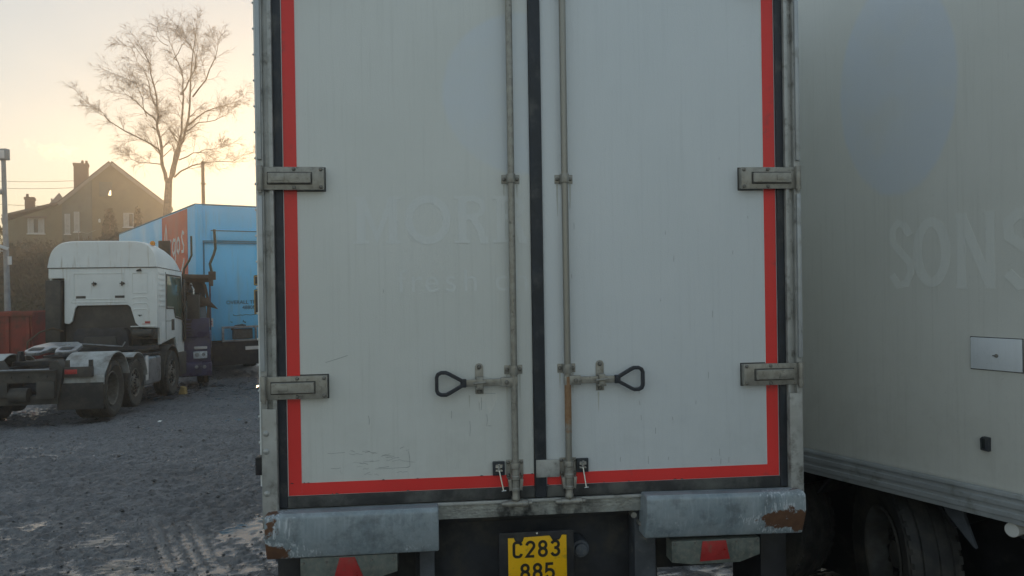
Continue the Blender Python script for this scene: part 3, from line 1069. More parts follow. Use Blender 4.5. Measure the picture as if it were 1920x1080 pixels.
    MB().lathe([(.001, -.022), (.005, -.021), (.0075, -.016)], 12, 'y', (-.030, 0, 1.036)).build('bolt', 'chrome', T)
    px0, px1, pz0, pz1 = -.167, .109, .802, 1.024
    poly = [(px0, pz0), (px1, pz0), (px1, pz1), (px1 - .014, pz1 + .001), (px1 - .022, pz1), (px1 - .026, pz1 - .010), (px1 - .034, pz1 - .022), (px1 - .066, pz1 - .022), (px1 - .074, pz1 - .008), (px1 - .080, pz1),
            (px0 + .076, pz1 - .003), (px0 + .070, pz1 - .020), (px0 + .064, pz1 - .026), (px0 + .040, pz1 - .026), (px0 + .032, pz1 - .016), (px0 + .028, pz1 - .004), (px0, pz1 - .004)]
    P = MB().prism(poly, 'y', -.022, -.0155).build('number_plate', 'plate_yellow', T, .0008)
    # characters, stroke width 10 mm, height 64 mm
    H, Wc, sw = .080, .0475, .0128
    def arc(cx, cz, rx, rz, a0, a1, n=8):
        return [(cx + rx * math.cos(R(a0 + (a1 - a0) * i / n)), cz + rz * math.sin(R(a0 + (a1 - a0) * i / n))) for i in range(n + 1)]
    w, h = Wc - sw, H - sw
    r_ = w / 2
    G = {
        'C': [(arc(w - r_ * .8, h - r_ * .8, r_ * .8, r_ * .8, 0, 90, 6) + arc(r_ * .8, h - r_ * .8, r_ * .8, r_ * .8, 90, 180, 6) + arc(r_ * .8, r_ * .8, r_ * .8, r_ * .8, 180, 270, 6) + arc(w - r_ * .8, r_ * .8, r_ * .8, r_ * .8, 270, 360, 6), False)],
        '2': [(arc(r_, h - r_, r_, r_, 175, -20, 10) + [(w * .85, h * .55), (0, 0), (w, 0)], False)],
        '8': [(arc(r_, h * .76, r_ * .9, h * .24, -90, 270, 16)[:-1], True), (arc(r_, h * .26, r_, h * .26, 90, 450, 16)[:-1], True)],
        '3': [(arc(r_, h * .76, r_ * .95, h * .24, 165, -75, 10) + [(r_ * .75, h * .52)], False), ([(r_ * .75, h * .521)] + arc(r_, h * .26, r_, h * .26, 78, -165, 10), False)],
        '5': [([(w * .95, h), (w * .08, h), (0, h * .50), (w * .25, h * .60)] + arc(w * .5, h * .30, w * .5, h * .30, 75, -160, 10), False)],
    }
    def write(txt, xs, zb):
        for ch, x_ in zip(txt, xs):
            c_ = MB()
            for n_, (pp, cl) in enumerate(G[ch]):
                c_.ribbon([(x_ + a + sw / 2, zb + b + sw / 2) for a, b in pp], sw, -.0232 - n_ * .0002, -.0218, cl)
            c_.build('character', 'plate_ink', P, smooth=False)
    p0 = -.1465
    write('C283', [p0, p0 + .0605, p0 + .119, p0 + .1775], .926)
    write('885', [p0 + .034, p0 + .0925, p0 + .151], .820)
    for s in (-1, 1):
        MB().box(min(s * 1.10, s * 1.235), max(s * 1.10, s * 1.235), .08, .45, .50, .996).build('corner_bracket', 'black', T, .01)
        MB().box(min(s * .56, s * 1.22), max(s * .56, s * 1.22), .90, .915, .50, 1.05).build('dark_flap', 'rubber', T)  # added black sheet, covers the lit ground behind the lamp boards
    # ---- underneath: rails, axles, wheels
    for s in (-1, 1):
        MB().box(s * .45 - .05, s * .45 + .05, .32, 12.5, .80, 1.12).build('chassis_rail', 'chassis', T, .006)
        q = MB()
        q.box(s * 1.13 - .05, s * 1.13 + .05, .2, 13.0, 1.06, 1.123)
        q.build('side_rail', 'chassis', T)
    for yy in (2.5, 3.81, 5.12):
        MB().cyl((-.9, yy, .5), (.9, yy, .5), .07, 14).build('axle', 'chassis', T)
        q = MB()
        for s in (-1, 1):
            q.cyl((s * .45, yy + .35, .55), (s * .45, yy + .35, .82), .13, 16)
        q.build('air_spring', 'black', T)
        for s in (-1, 1):
            wheel(T, s * 1.06, yy, .5, .5, .36, s, 0, 'rubber', 'rim', .12)
    for s in (-1, 1):
        MB().box(s * 1.04 - .2, s * 1.04 + .2, 1.85, 1.87, .25, 1.05).build('mudflap', 'rubber', T)
        q = MB()
        q.box(s * .8 - .06, s * .8 + .06, 10.6, 10.74, .12, 1.1)
        q.box(s * .8 - .14, s * .8 + .14, 10.5, 10.84, .0, .12)
        q.build('landing_leg', 'chassis_grey', T, .01)


build_trailer()


# ------------------------------------------------------------------ the box vehicle on the right
def build_neighbour():
    T = thing('box_trailer', 'cream box trailer at the right edge, its long side with small hatch and ribbed rail', 'trailer',
              (1.89, 4.98, 0), (0, 0, math.atan2(-.8755, .483)))
    x0, x1 = -1.15, 9.2
    MB().box(x0, x1, .006, 2.5, 1.10, 4.15).build('body', 'side_disc', T, .012)
    r_ = MB()
    prof = [(-.004, 1.122), (-.028, 1.118), (-.032, 1.100), (-.024, 1.096), (-.024, 1.078), (-.034, 1.074), (-.034, 1.050), (-.026, 1.046), (-.026, 1.028), (-.034, 1.024),
            (-.034, 1.000), (-.028, .996), (-.028, .972), (-.010, .968), (-.010, .976), (.04, .976), (.04, 1.10), (-.004, 1.10)]
    r_.prism(prof, 'x', x0, x1)
    r_.build('side_rail', 'alu', T, .0015)
    q = MB().box(1.058, 1.312, -.006, .0055, 1.728, 1.892)
    ha = q.build('hatch', 'hatch', T, .006, 2)
    q = MB()
    q.ribbon([(1.056, 1.726), (1.314, 1.726), (1.314, 1.894), (1.056, 1.894)], .0035, .003, .0058, True)
    q.build('hatch_gap', 'seal_dirty', T)
    q = MB()
    q.lathe([(.001, -.012), (.008, -.011), (.010, -.006)], 12, 'y', (1.19, 0, 1.803))
    q.box(1.172, 1.19, -.009, -.006, 1.801, 1.806)
    q.build('hatch_lock', 'bolt', ha)
    q = MB()
    pr = [(1.112, 1.312), (1.152, 1.308), (1.152, 1.380), (1.120, 1.382), (1.109, 1.37)]
    q.prism(pr, 'y', -.022, .0055)
    lm = q.build('marker_lamp', 'seal', T, .003)
    MB().box(1.122, 1.136, -.025, -.0215, 1.322, 1.372).build('lens', 'glass_dark', lm, .001)
    # ghost disc and lettering
    za, zb = 2.145, 2.545
    cz = (za + zb) / 2
    G_ = [MB()]
    e = [0]
    def st(pts, w, closed=False):
        e[0] += .00006
        G_[-1].ribbon(pts, w, .0048 - e[0], .0057, closed)
    st([(.845 + .082 * math.cos(R(a)), cz + .165 * math.sin(R(a))) for a in range(0, 360, 12)], .052, True)
    G_.append(MB())
    st([(.665 + a, za + b) for a, b in ((.055, .30), (.02, .36), (-.02, .375), (-.055, .33), (-.05, .26), (0, .205), (.05, .15), (.058, .09), (.03, .03), (-.02, .02), (-.06, .08))], .040)
    G_.append(MB())
    st([(1.01, za), (1.01, zb)], .046)
    st([(1.16, za), (1.16, zb)], .046)
    st([(1.012, zb - .01), (1.158, za + .01)], .046)
    for q_ in (1.01, 1.16):
        st([(q_ - .03, zb - .008), (q_ + .03, zb - .008)], .016)
    st([(.98, za + .008), (1.04, za + .008)], .016)
    G_.append(MB())
    st([(1.33 + a, za + b) for a, b in ((.07, .30), (.03, .36), (-.03, .375), (-.08, .33), (-.075, .26), (0, .205), (.07, .15), (.085, .09), (.04, .03), (-.03, .02), (-.085, .08))], .052)
    for g_ in G_:
        g_.build('ghost_letter', 'ghost_pale', T, smooth=False)
    # under the floor
    for yy in (.75, 1.75):
        MB().box(x0, x1, yy - .05, yy + .05, .75, 1.098).build('chassis_rail', 'chassis', T, .006)
    q = MB()
    q.prism([(.870, .966), (.985, .966), (.990, .925), (1.050, .770), (1.035, .775), (.885, .925)], 'y', .035, .06)
    q.build('bracket', 'chassis_grey', T, .003)
    q = MB()
    q.cyl((1.250, .0, .930), (1.250, .16, .930), .036, 20)
    q.build('valve_cap', 'upvc', T, .004)
    q = MB()
    q.cyl((1.235, .17, .915), (1.235, .42, .915), .075, 20)
    q.build('air_valve', 'chassis_grey', T, .006)
    MB().box(-1.0, 6.5, .62, 2.4, .10, .99).build('underfloor_blocker', 'black', T, .01)  # added black box, blocks the light coming through under the floor
    for xx, stt in ((.42, R(90) - .60), (-.66, R(90) - .05), (1.86, R(90) - .05)):
        wheel(T, xx, .34, .5, .5, .30, -1, stt, 'rubber', 'rim', .10)
        q = MB()
        arc_ = [(xx + .56 * math.cos(R(a)), .5 + .56 * math.sin(R(a))) for a in range(35, 150, 8)]
        q2 = arc_ + [(xx + .545 * math.cos(R(a)), .5 + .545 * math.sin(R(a))) for a in range(147, 30, -8)]
        q.prism([(a, min(b, .965 + 1)) for a, b in q2], 'y', .14, .46)
        # (prism 'y' takes x,z pairs)
        q.build('mudguard', 'black', T)


build_neighbour()


# ------------------------------------------------------------------ the white tractor unit
def build_tractor():
    ph = R(8.6)
    cx = -7.87 - 1.12 * math.cos(ph)
    cy = 17.1 - 1.12 * math.sin(ph)
    T = thing('tractor_unit', 'white tractor unit with sleeper cab seen from behind, dusty grey mudguards and three axles', 'lorry',
              (cx, cy, -.20), (R(-1.8), 0, ph))
    hw = 1.12
    # cab shell below the seam: U-shaped rear panel + sides + hollow inside
    def rear(z0, z1):
        pass
    cab = MB()
    # rear panel with the low cut-out
    pl = [(-.80, 1.72), (-.70, 1.70), (-.64, 1.76), (-.58, 2.04), (-.53, 2.10), (.50, 2.10), (.56, 2.05), (.66, 1.70), (.76, 1.60), (1.12, 1.58), (1.12, 2.92), (-1.12, 2.92), (-1.12, 2.70), (-.80, 2.70)]
    cab.prism(pl, 'y', 0, .06)
    c = cab.build('cab', 'white_paint', T, .018, 3)
    # side walls
    sidep = [(0, 1.58), (.28, 1.56), (.30, 1.10), (.46, 1.10), (.48, 1.56), (.5, 1.55)]
    for s in (-1, 1):
        q = MB()
        P_ = [(0.061, 1.58), (.20, 1.56), (.22, 1.20), (.34, 1.22), (1.42, 1.34), (1.60, .95), (2.18, .95), (2.26, 1.8), (2.16, 2.08), (2.00, 2.92), (.061, 2.92)]
        a, b_ = sorted((s * 1.12, s * 1.06))
        q.prism(P_, 'x', a, b_)
        q.build('side_panel', 'white_paint', T, .012)
    q = MB()
    q.prism([(2.18, .50), (2.30, .55), (2.27, 1.75), (2.20, 1.75)], 'x', -1.06, 1.06)
    q.box(-1.10, 1.10, 2.10, 2.34, .42, .95)
    q.build('front_panel', 'white_paint', T, .02)
    # windscreen and roof
    q = MB()
    q.add([(-1.06, 2.24, 1.76), (1.06, 2.24, 1.76), (1.02, 2.00, 2.92), (-1.02, 2.00, 2.92), (-1.06, 2.21, 1.76), (1.06, 2.21, 1.76), (1.02, 1.97, 2.92), (-1.02, 1.97, 2.92)],
          [(0, 1, 2, 3), (7, 6, 5, 4), (0, 4, 5, 1), (1, 5, 6, 2), (2, 6, 7, 3), (3, 7, 4, 0)])
    q.build('windscreen', 'glass_dark', T)
    # roof fairing: cross-sections blended from back to front
    secs = []
    ys = [-.04, .0, .4, .8, 1.2, 1.55, 1.8, 1.98, 2.08]
    hs = [.56, .585, .60, .585, .53, .43, .30, .14, .02]
    n = 28
    vs, fs = [], []
    for y_, h_ in zip(ys, hs):
        w_ = hw + .005 if y_ < 1.6 else hw - .05 * (y_ - 1.6) / .5
        for k in range(n + 1):
            a = math.pi * k / n
            ca, sa = math.cos(a), math.sin(a)
            ex = .30
            xx = w_ * math.copysign(abs(ca) ** ex, ca)
            zz = 2.935 + h_ * (abs(sa) ** .42) * (1 - .0 * abs(ca))
            # lean the flanks inwards towards the top
            xx *= 1 - .13 * ((zz - 2.935) / .6) ** 1.3
            vs.append((xx, y_, zz))
    m_ = n + 1
    for i in range(len(ys) - 1):
        for k in range(n):
            a = i * m_ + k
            fs.append((a, a + 1, a + 1 + m_, a + m_))
    fs.append(tuple(range(m_)))
    q = MB().add(vs, fs)
    q.add([(-hw, 0, 2.934), (hw, 0, 2.934), (1.05, 2.06, 2.934), (-1.05, 2.06, 2.934)], [(0, 1, 2, 3)])
    rf = q.build('roof', 'white_paint', T)
    q = MB()
    q.box(-1.115, 1.115, -.006, .0, 2.9215, 2.933)
    q.box(1.1205, 1.1245, 0, 2.0, 2.920, 2.934)
    q.build('roof_seam', 'dark_plastic', T)
    MB().lathe([(.055, 3.50), (.055, 3.57), (.03, 3.60), (.001, 3.605)], 16, 'z', (.93, .35, -.06)).build('beacon', 'lens_amber', T)
    # swages, grab slots, lamps on the rear panel
    q = MB()
    def swage(pts):
        q.tube([(a, -.002, b) for a, b in pts], .012, 6)
    swage([(-.60, 2.30), (-.60, 2.80), (.42, 2.80), (.42, 2.34)])
    swage([(-.66, 2.16), (-.62, 2.24), (.44, 2.24), (.48, 2.18)])
    swage([(-.62, 2.17), (.50, 2.17)])
    swage([(.60, 2.35), (.60, 2.80), (.92, 2.80), (.92, 2.36), (.62, 2.36)])
    for z_ in (2.26, 2.13, 2.00):
        swage([(.60, z_ - .04), (.64, z_), (.90, z_), (.94, z_ - .06)])
    swage([(.56, 1.62), (1.08, 1.62)])
    q.build('swage', 'white_paint', T)
    for xx in (-.46, .34):
        MB().box(xx - .10, xx + .10, -.005, .002, 2.255, 2.310).build('grab_slot', 'dark_plastic', T, .006)
    for xx in (-.18, .40):
        q = MB()
        q.box(xx - .05, xx + .05, -.04, 0, 2.565, 2.585)
        q.cyl((xx, -.05, 2.52), (xx, -.05, 2.62), .014, 8)
        q.box(xx - .02, xx + .035, -.045, 0, 2.55, 2.60)
        q.build('air_coupling', 'dark_plastic', T)
    q = MB()
    q.box(.70, .80, -.06, 0, 2.84, 2.86)
    q.cyl((.72, -.06, 2.85), (.80, -.06, 2.88), .02, 8)
    q.build('work_lamp', 'dark_plastic', T)
    q = MB()
    q.box(.72, .80, -.012, 0, 1.86, 1.875)
    q.box(.74, .765, -.012, 0, 1.84, 1.862)
    q.build('catch', 'dark_plastic', T)
    # small red badge
    MB().box(.80, .97, -.004, .0, 1.665, 1.675).build('badge_line', 'lens_red', T)
    MB().box(.86, .97, -.006, .0, 1.685, 1.730).build('badge', 'lens_red', T, .01)
    # side ribs, door window, door shut line, handle
    q = MB()
    for k in range(7):
        z_ = 2.05 + .12 * k
        q.box(1.118, 1.132, .12, .56, z_, z_ + .055)
    q.build('side_rib', 'white_paint', T, .006)
    q = MB()
    q.prism([(.72, 2.05), (1.30, 2.05), (1.42, 1.84), (1.96, 1.78), (2.02, 1.90), (1.84, 2.76), (.72, 2.76)], 'x', 1.110, 1.127)
    q.build('side_window', 'window_glass', T, .004)
    q = MB()
    wf = [(.70, 2.02), (1.28, 2.02), (1.40, 1.81), (1.98, 1.75), (2.05, 1.90), (1.86, 2.79), (.70, 2.79)]
    q.ribbon([(a, b) for a, b in wf], .035, 0, .012, True)
    q.v = [(1.122 + p[1], p[0], p[2]) for p in q.v]
    q.build('window_frame', 'dark_plastic', T)
    q = MB()
    q.tube([(1.1225, .64, 2.85), (1.1225, .64, 1.30)], .006, 6)
    q.tube([(1.1225, .64, 1.72), (1.1225, 1.2, 1.72)], .005, 6)
    q.build('shut_line', 'dark_plastic', T)
    MB().box(1.119, 1.135, 1.10, 1.30, 1.50, 1.76).build('door_handle', 'dark_plastic', T, .01)
    MB().box(1.119, 1.128, .30, .55, 1.25, 1.70).build('locker_door', 'white_paint', T, .01)
    # cab corner deflector and mirror
    q = MB()
    q.prism([(1.10, 2.18), (1.14, 2.22), (1.20, 2.06), (1.17, 1.98)], 'z', 1.20, 2.75)
    q.build('corner_deflector', 'dark_plastic', T, .01)
    q = MB()
    q.box(1.22, 1.50, 2.10, 2.20, 1.75, 2.35)
    q.tube([(1.12, 2.1, 2.45), (1.30, 2.15, 2.42), (1.34, 2.15, 2.30)], .018, 8)
    q.tube([(1.12, 2.1, 1.70), (1.30, 2.15, 1.70), (1.34, 2.15, 1.80)], .018, 8)
    q.build('wing_mirror', 'dark_plastic', T, .03)
    # air intake column behind the cab, left
    q = MB()
    q.box(-1.15, -.84, -.10, .25, 1.30, 2.66)
    q.build('air_intake', 'dark_plastic', T, .03)
    q = MB()
    q.tube([(-.78, -.10, 1.55), (-.95, -.2, 1.62), (-1.1, -.45, 1.55), (-1.28, -.6, 1.35), (-1.30, -.6, .9)], .02, 8)
    q.build('guard_rail', 'brown_frame', T)
    # interior tunnel, engine cover
    q = MB()
    q.box(-.80, .76, .10, 1.9, 1.20, 2.88)
    q.build('bulkhead', 'dark_plastic', T)
    q = MB()
    q.prism([(-.62, 1.05), (.60, 1.05), (.52, 1.52), (.46, 1.60), (-.48, 1.60), (-.56, 1.52)], 'y', -.12, .12)
    q.build('engine_cover', 'chassis', T, .03)
    q = MB()
    q.prism([(-.42, 1.05), (.36, 1.05), (.30, 1.42), (-.34, 1.42)], 'y', -.16, -.10)
    q.build('gearbox_hood', 'dark_plastic', T, .03)
    q = MB()
    q.box(.62, 1.10, -.10, .10, 1.34, 1.56)
    q.cyl((.66, -.16, 1.47), (1.06, -.16, 1.47), .085, 14)
    q.build('air_tank', 'dark_plastic', T, .02)
    q = MB()
    q.box(-1.05, 1.10, -.35, .15, 1.10, 1.20)
    q.box(-1.05, 1.14, -.45, .15, 1.00, 1.05)
    q.build('catwalk', 'chassis', T, .01)
    q = MB()
    q.tube([(-.55, -.4, 1.29), (-.2, -.42, 1.27), (.30, -.42, 1.22), (.52, -.4, 1.20), (.58, -.4, 1.30)], .015, 6)
    q.build('air_hose', 'plate_worn', T)
    # chassis
    for s in (-1, 1):
        MB().box(s * .40 - .04, s * .40 + .04, -3.75, 2.1, .72, .98).build('chassis_rail', 'chassis', T, .006)
    q = MB()
    q.box(-.50, .56, -3.82, -3.76, .74, .95)
    q.box(-.50, .56, -3.86, -3.80, .92, .945)
    q.box(-.46, -.20, -3.84, -3.76, .50, .76)
    q.box(.26, .54, -3.84, -3.76, .46, .76)
    for x_ in (-.40, -.15, .12, .42):
        q.cyl((x_, -3.84, .84), (x_, -3.80, .84), .025, 8)
    q.build('rear_crossmember', 'dark_plastic', T, .01)
    MB().cyl((-.46, -3.87, .965), (.48, -3.87, .965), .012, 8).build('tow_bar', 'plate_worn', T)
    q = MB()
    for x_ in (-.52, .44):
        q.prism([(x_, .45), (x_ + .12, .45), (x_ + .20, .95), (x_ + .10, 1.12), (x_ - .02, 1.05)], 'y', -3.72, -3.45)
    q.cyl((-.20, -3.72, .52), (.10, -3.72, .52), .13, 16)
    q.box(-.55, .55, -3.7, -3.4, .35, .5)
    q.build('rear_hanger', 'dark_plastic', T, .01)
    # fifth wheel
    q = MB()
    pl = []
    for a in range(200, 341, 10):
        pass
    horse = [(-.44, -2.95), (-.42, -2.60), (-.25, -2.35), (.25, -2.35), (.42, -2.60), (.44, -2.95), (.36, -3.08), (.14, -3.12), (.07, -2.90), (.05, -2.75), (-.05, -2.75), (-.07, -2.90), (-.14, -3.12), (-.36, -3.08)]
    q.prism(horse, 'z', 1.24, 1.30)
    fw = q.build('fifth_wheel', 'plate_worn', T, .012)
    fw.rotation_euler = (R(12), 0, 0)
    fw.location = (.12, .22, .60)
    q = MB()
    for x_ in (-.26, .26):
        q.box(x_ - .12, x_ + .10, -2.96, -2.78, 1.3095, 1.3135)
    o = q.build('grease_patch', 'dark_plastic', T, .002)
    o.rotation_euler = (R(12), 0, 0)
    o.location = (.12, .22, .60)
    q = MB()
    q.box(-.52, .52, -2.95, -2.55, .98, 1.06)
    for x_ in (-.46, .46):
        q.prism([(-2.92, 1.0), (-2.60, 1.0), (-2.70, 1.24), (-2.82, 1.24)], 'x', x_ - .03, x_ + .03)
    q.build('fifth_wheel_mount', 'chassis', T, .01)
    # wheels
    gy = {-2.92: 0, -1.72: 0, .85: 0}
    for y_, r_, w_ in ((-2.92, .53, .56), (-1.72, .48, .32), (.85, .52, .32)):
        for s in (-1, 1):
            zz = r_ - .0
            wheel(T, s * (1.22 - w_ / 2), y_, zz + (.04 if y_ == -1.72 else 0), r_, w_, s, 0, 'tyre_dusty', 'rim_white', .16 if y_ == -2.92 else -.02)
        MB().cyl((-.8, y_, r_), (.8, y_, r_), .09, 12).build('axle', 'chassis', T)
    # mudguards
    def guard(y_, r_, x0_, x1_, a0, a1, flap, s):
        q = MB()
        n_ = 16
        out = [(y_ + r_ * math.cos(R(a0 + (a1 - a0) * i / n_)), .53 + r_ * math.sin(R(a0 + (a1 - a0) * i / n_))) for i in range(n_ + 1)]
        if flap:
            out[-1] = (y_ - r_ - .02, .66)
            out[-2] = (y_ - r_ + .0, .83)
        inn = [(y_ + (a - y_) * .965, .53 + (b - .53) * .965) for a, b in out][::-1]
        q.prism(out + inn, 'x', min(s * x0_, s * x1_), max(s * x0_, s * x1_))
        return q.build('mudguard', 'white_dirty', T, .008)
    for s in (-1, 1):
        guard(-2.92, .68, .52, 1.27, 20, 178, True, s)
        guard(-1.72, .60, .80, 1.25, 10, 120, False, s)
        MB().box(min(s * .52, s * 1.27), max(s * .52, s * 1.27), -3.66, -3.635, .24, .70).build('mudflap', 'rubber', T, .005)
        # lamp cluster on the guard
        q = MB()
        q.box(min(s * .64, s * 1.10), max(s * .64, s * 1.10), -3.70, -3.60, .80, .98)
        tl = q.build('tail_lamp', 'dark_plastic', T, .01)
        MB().box(min(s * .66, s * .86), max(s * .66, s * .86), -3.712, -3.6995, .86, .94).build('lens', 'lens_red', tl, .004)
        q = MB()
        for x_ in (.68, 1.06):
            q.box(min(s * (x_ - .03), s * (x_ + .03)), max(s * (x_ - .03), s * (x_ + .03)), -3.66, -3.60, .96, 1.10)
        q.build('lamp_bracket', 'dark_plastic', T, .006)
        # front arch, tank, step
        q = MB()
        n_ = 14
        out = [(.85 + .66 * math.cos(R(a)), .52 + .66 * math.sin(R(a))) for a in range(0, 181, 12)]
        inn = [(.85 + .62 * math.cos(R(a)), .52 + .62 * math.sin(R(a))) for a in range(180, -1, -12)]
        q.prism(out + inn, 'x', min(s * .80, s * 1.20), max(s * .80, s * 1.20))
        q.build('wheel_arch', 'dark_plastic', T)
    q = MB()
    q.box(.62, 1.18, -1.0, .10, .38, .98)
    q.build('fuel_tank', 'plate_worn', T, .09, 3)
    q = MB()
    q.box(1.180, 1.186, -1.04, -.86, .50, 1.02)
    q.build('tank_strap', 'decal_white', T, .003)
    q = MB()
    q.box(-1.18, -.62, -1.0, .10, .38, .98)
    q.build('battery_box', 'dark_plastic', T, .03)
    q = MB()
    q.box(.9, 1.17, 1.50, 2.2, .40, .95)
    q.build('cab_step', 'dark_plastic', T, .02)


build_tractor()


# ------------------------------------------------------------------ the tall blue double-deck trailer
def build_blue():
    T = thing('double_deck_trailer', 'tall sky-blue double-deck trailer with an orange-red panel, roller door at its rear', 'trailer', (-8.9, 21.8, -.35), (0, 0, R(35)))
    H = 4.97
    MB().box(0, 2.55, .012, 13.6, 1.09, H - .012).build('body', 'sky_blue', T, .02)
    MB().box(-.006, 2.556, .012, 13.6, H - .011, H + .03).build('roof', 'blue_trim', T, .012)
    # rear frame
    MB().box(-.004, .19, -.02, .011, 1.09, H).build('rear_post', 'sky_blue', T, .008)
    MB().box(2.36, 2.554, -.02, .011, 1.09, H).build('rear_post', 'sky_blue', T, .008)
    q = MB()
    q.box(.42, 2.3, -.045, .011, 3.96, 4.28)
    q.build('shutter_housing', 'sky_blue', T, .03)
    q = MB()
    q.box(.42, 2.35, -.060, .005, 4.23, 4.25)
    q.build('housing_trim', 'olive_pipe', T)
    q = MB()
    q.box(.195, 2.36, -.035, .011, 3.93, 3.955)
    q.box(.195, 2.36, -.060, .011, 3.88, 3.91)
    q.build('door_head', 'blue_trim', T)
    q = MB()
    for x_ in (.215, 2.33):
        q.box(x_ - .018, x_ + .018, -.028, .011, 1.10, 3.93)
    q.build('door_guide', 'blue_trim', T)
    MB().box(.235, 2.31, -.006, .011, 1.10, 3.925).build('rear_door', 'sky_blue', T, .004)
    # written on the rear door
    for body, size, x_, z_ in (('OVERALL TRAVEL', .150, .81, 2.13), ('4880MM', .150, 1.26, 1.975), ('HEIGHT', .10, 1.9, 1.99)):
        put('lettering', text_mesh(body, size, 'lettering', .002), 'ink', T, (x_, -.012, z_), (R(90), 0, 0))
    q = MB()
    q.ribbon([(1.00, 1.83), (1.02, 1.80), (1.10, 1.79), (1.2, 1.81), (1.26, 1.80), (1.36, 1.815), (1.5, 1.80), (1.68, 1.82)], .014, -.013, -.009)
    q.ribbon([(.92, 1.63), (.96, 1.60), (.98, 1.615)], .014, -.013, -.009)
    q.ribbon([(1.28, 1.66), (1.31, 1.60), (1.36, 1.57)], .016, -.013, -.009)
    q.ribbon([(1.26, 1.61), (1.36, 1.60)], .014, -.013, -.009)
    q.build('lettering', 'ink', T)
    MB().box(.262, .44, -.013, -.008, 1.50, 1.74).build('sticker', 'decal_white', T)
    q = MB()
    q.box(.29, .33, -.016, -.012, 1.54, 1.68)
    q.box(.36, .41, -.016, -.012, 1.56, 1.60)
    q.box(.36, .41, -.016, -.012, 1.63, 1.67)
    q.build('sticker_print', 'lens_red', T)
    # orange-red panel with the script name
    P = MB().box(-.010, .012, .95, 4.55, 1.10, H - .04).build('colour_panel', 'orange_red', T)
    S = MB()
    def stroke(pts, w, k=0):
        o = len(S.v)
        S.ribbon(pts, w, 0, .006 + .0006 * k)
    # drawn in (u, z): u runs from the far edge (0) to the near edge (3.6)
    stroke([(.30, 3.05), (.34, 3.5), (.48, 3.95), (.66, 4.25), (.74, 4.05), (.78, 3.5), (.80, 3.2)], .10, 0)
    stroke([(.22, 3.60), (.60, 3.66), (.95, 3.72)], .08, 1)
    stroke([(1.05, 3.15), (1.10, 3.75), (1.14, 3.55), (1.26, 3.72), (1.40, 3.78)], .09, 2)
    stroke([(2.0, 3.74), (1.75, 3.78), (1.60, 3.62), (1.60, 3.42), (1.74, 3.30), (1.94, 3.42), (2.02, 3.74), (2.00, 3.20), (1.85, 2.95), (1.62, 2.98)], .09, 3)
    stroke([(2.42, 3.80), (2.24, 3.66), (2.24, 3.44), (2.42, 3.34), (2.60, 3.46), (2.60, 3.68), (2.42, 3.80)], .09, 4)
    stroke([(3.20, 3.88), (3.02, 3.94), (2.90, 3.80), (3.00, 3.64), (3.16, 3.52), (3.10, 3.36), (2.86, 3.36)], .09, 5)
    stroke([(2.1, 2.15), (2.35, 2.32), (2.8, 2.75), (3.2, 3.12)], .11, 6)
    S.v = [(-.010 - p[1], 4.55 - p[0], p[2] + .35) for p in S.v]
    S.build('script', 'decal_white', P)
    # tail-lift frame and underside
    q = MB()
    q.box(.62, 2.5, -.25, -.19, 1.44, 1.50)
    q.box(.62, 2.5, -.25, -.19, 1.06, 1.11)
    q.box(.62, .68, -.25, -.19, 1.11, 1.44)
    q.box(1.55, 1.60, -.25, -.19, 1.11, 1.44)
    q.build('tail_lift_rail', 'plate_worn', T, .006)
    q = MB()
    q.box(.95, 1.5, -.18, -.06, 1.12, 1.42)
    q.tube([(.9, -.15, 1.40), (1.0, -.2, 1.50), (1.2, -.2, 1.53), (1.3, -.2, 1.50)], .03, 8)
    q.build('lift_motor', 'rim', T, .03)
    q = MB()
    q.box(.36, 2.5, -.16, .5, .38, 1.06)
    q.build('lift_housing', 'chassis', T, .02)
    MB().box(1.28, 1.95, -.22, -.161, .80, .90).build('light_board', 'decal_white', T, .01)
    q = MB()
    q.box(.2, 2.4, .6, 13, .85, 1.09)
    q.build('chassis', 'chassis', T)
    for yy in (3.0, 4.3, 5.6):
        for xx, s in ((.2, -1), (2.3, 1)):
            wheel(T, xx, yy, .42, .42, .34, s, 0, 'tyre_dusty', 'rim', .1)
        MB().cyl((.2, yy, .42), (2.3, yy, .42), .07, 10).build('axle', 'chassis', T)
    q = MB()
    for xx in (.5, 2.1):
        q.box(xx - .07, xx + .07, 11.2, 11.35, 0, 1.1)
    q.build('landing_leg', 'chassis', T)


build_blue()


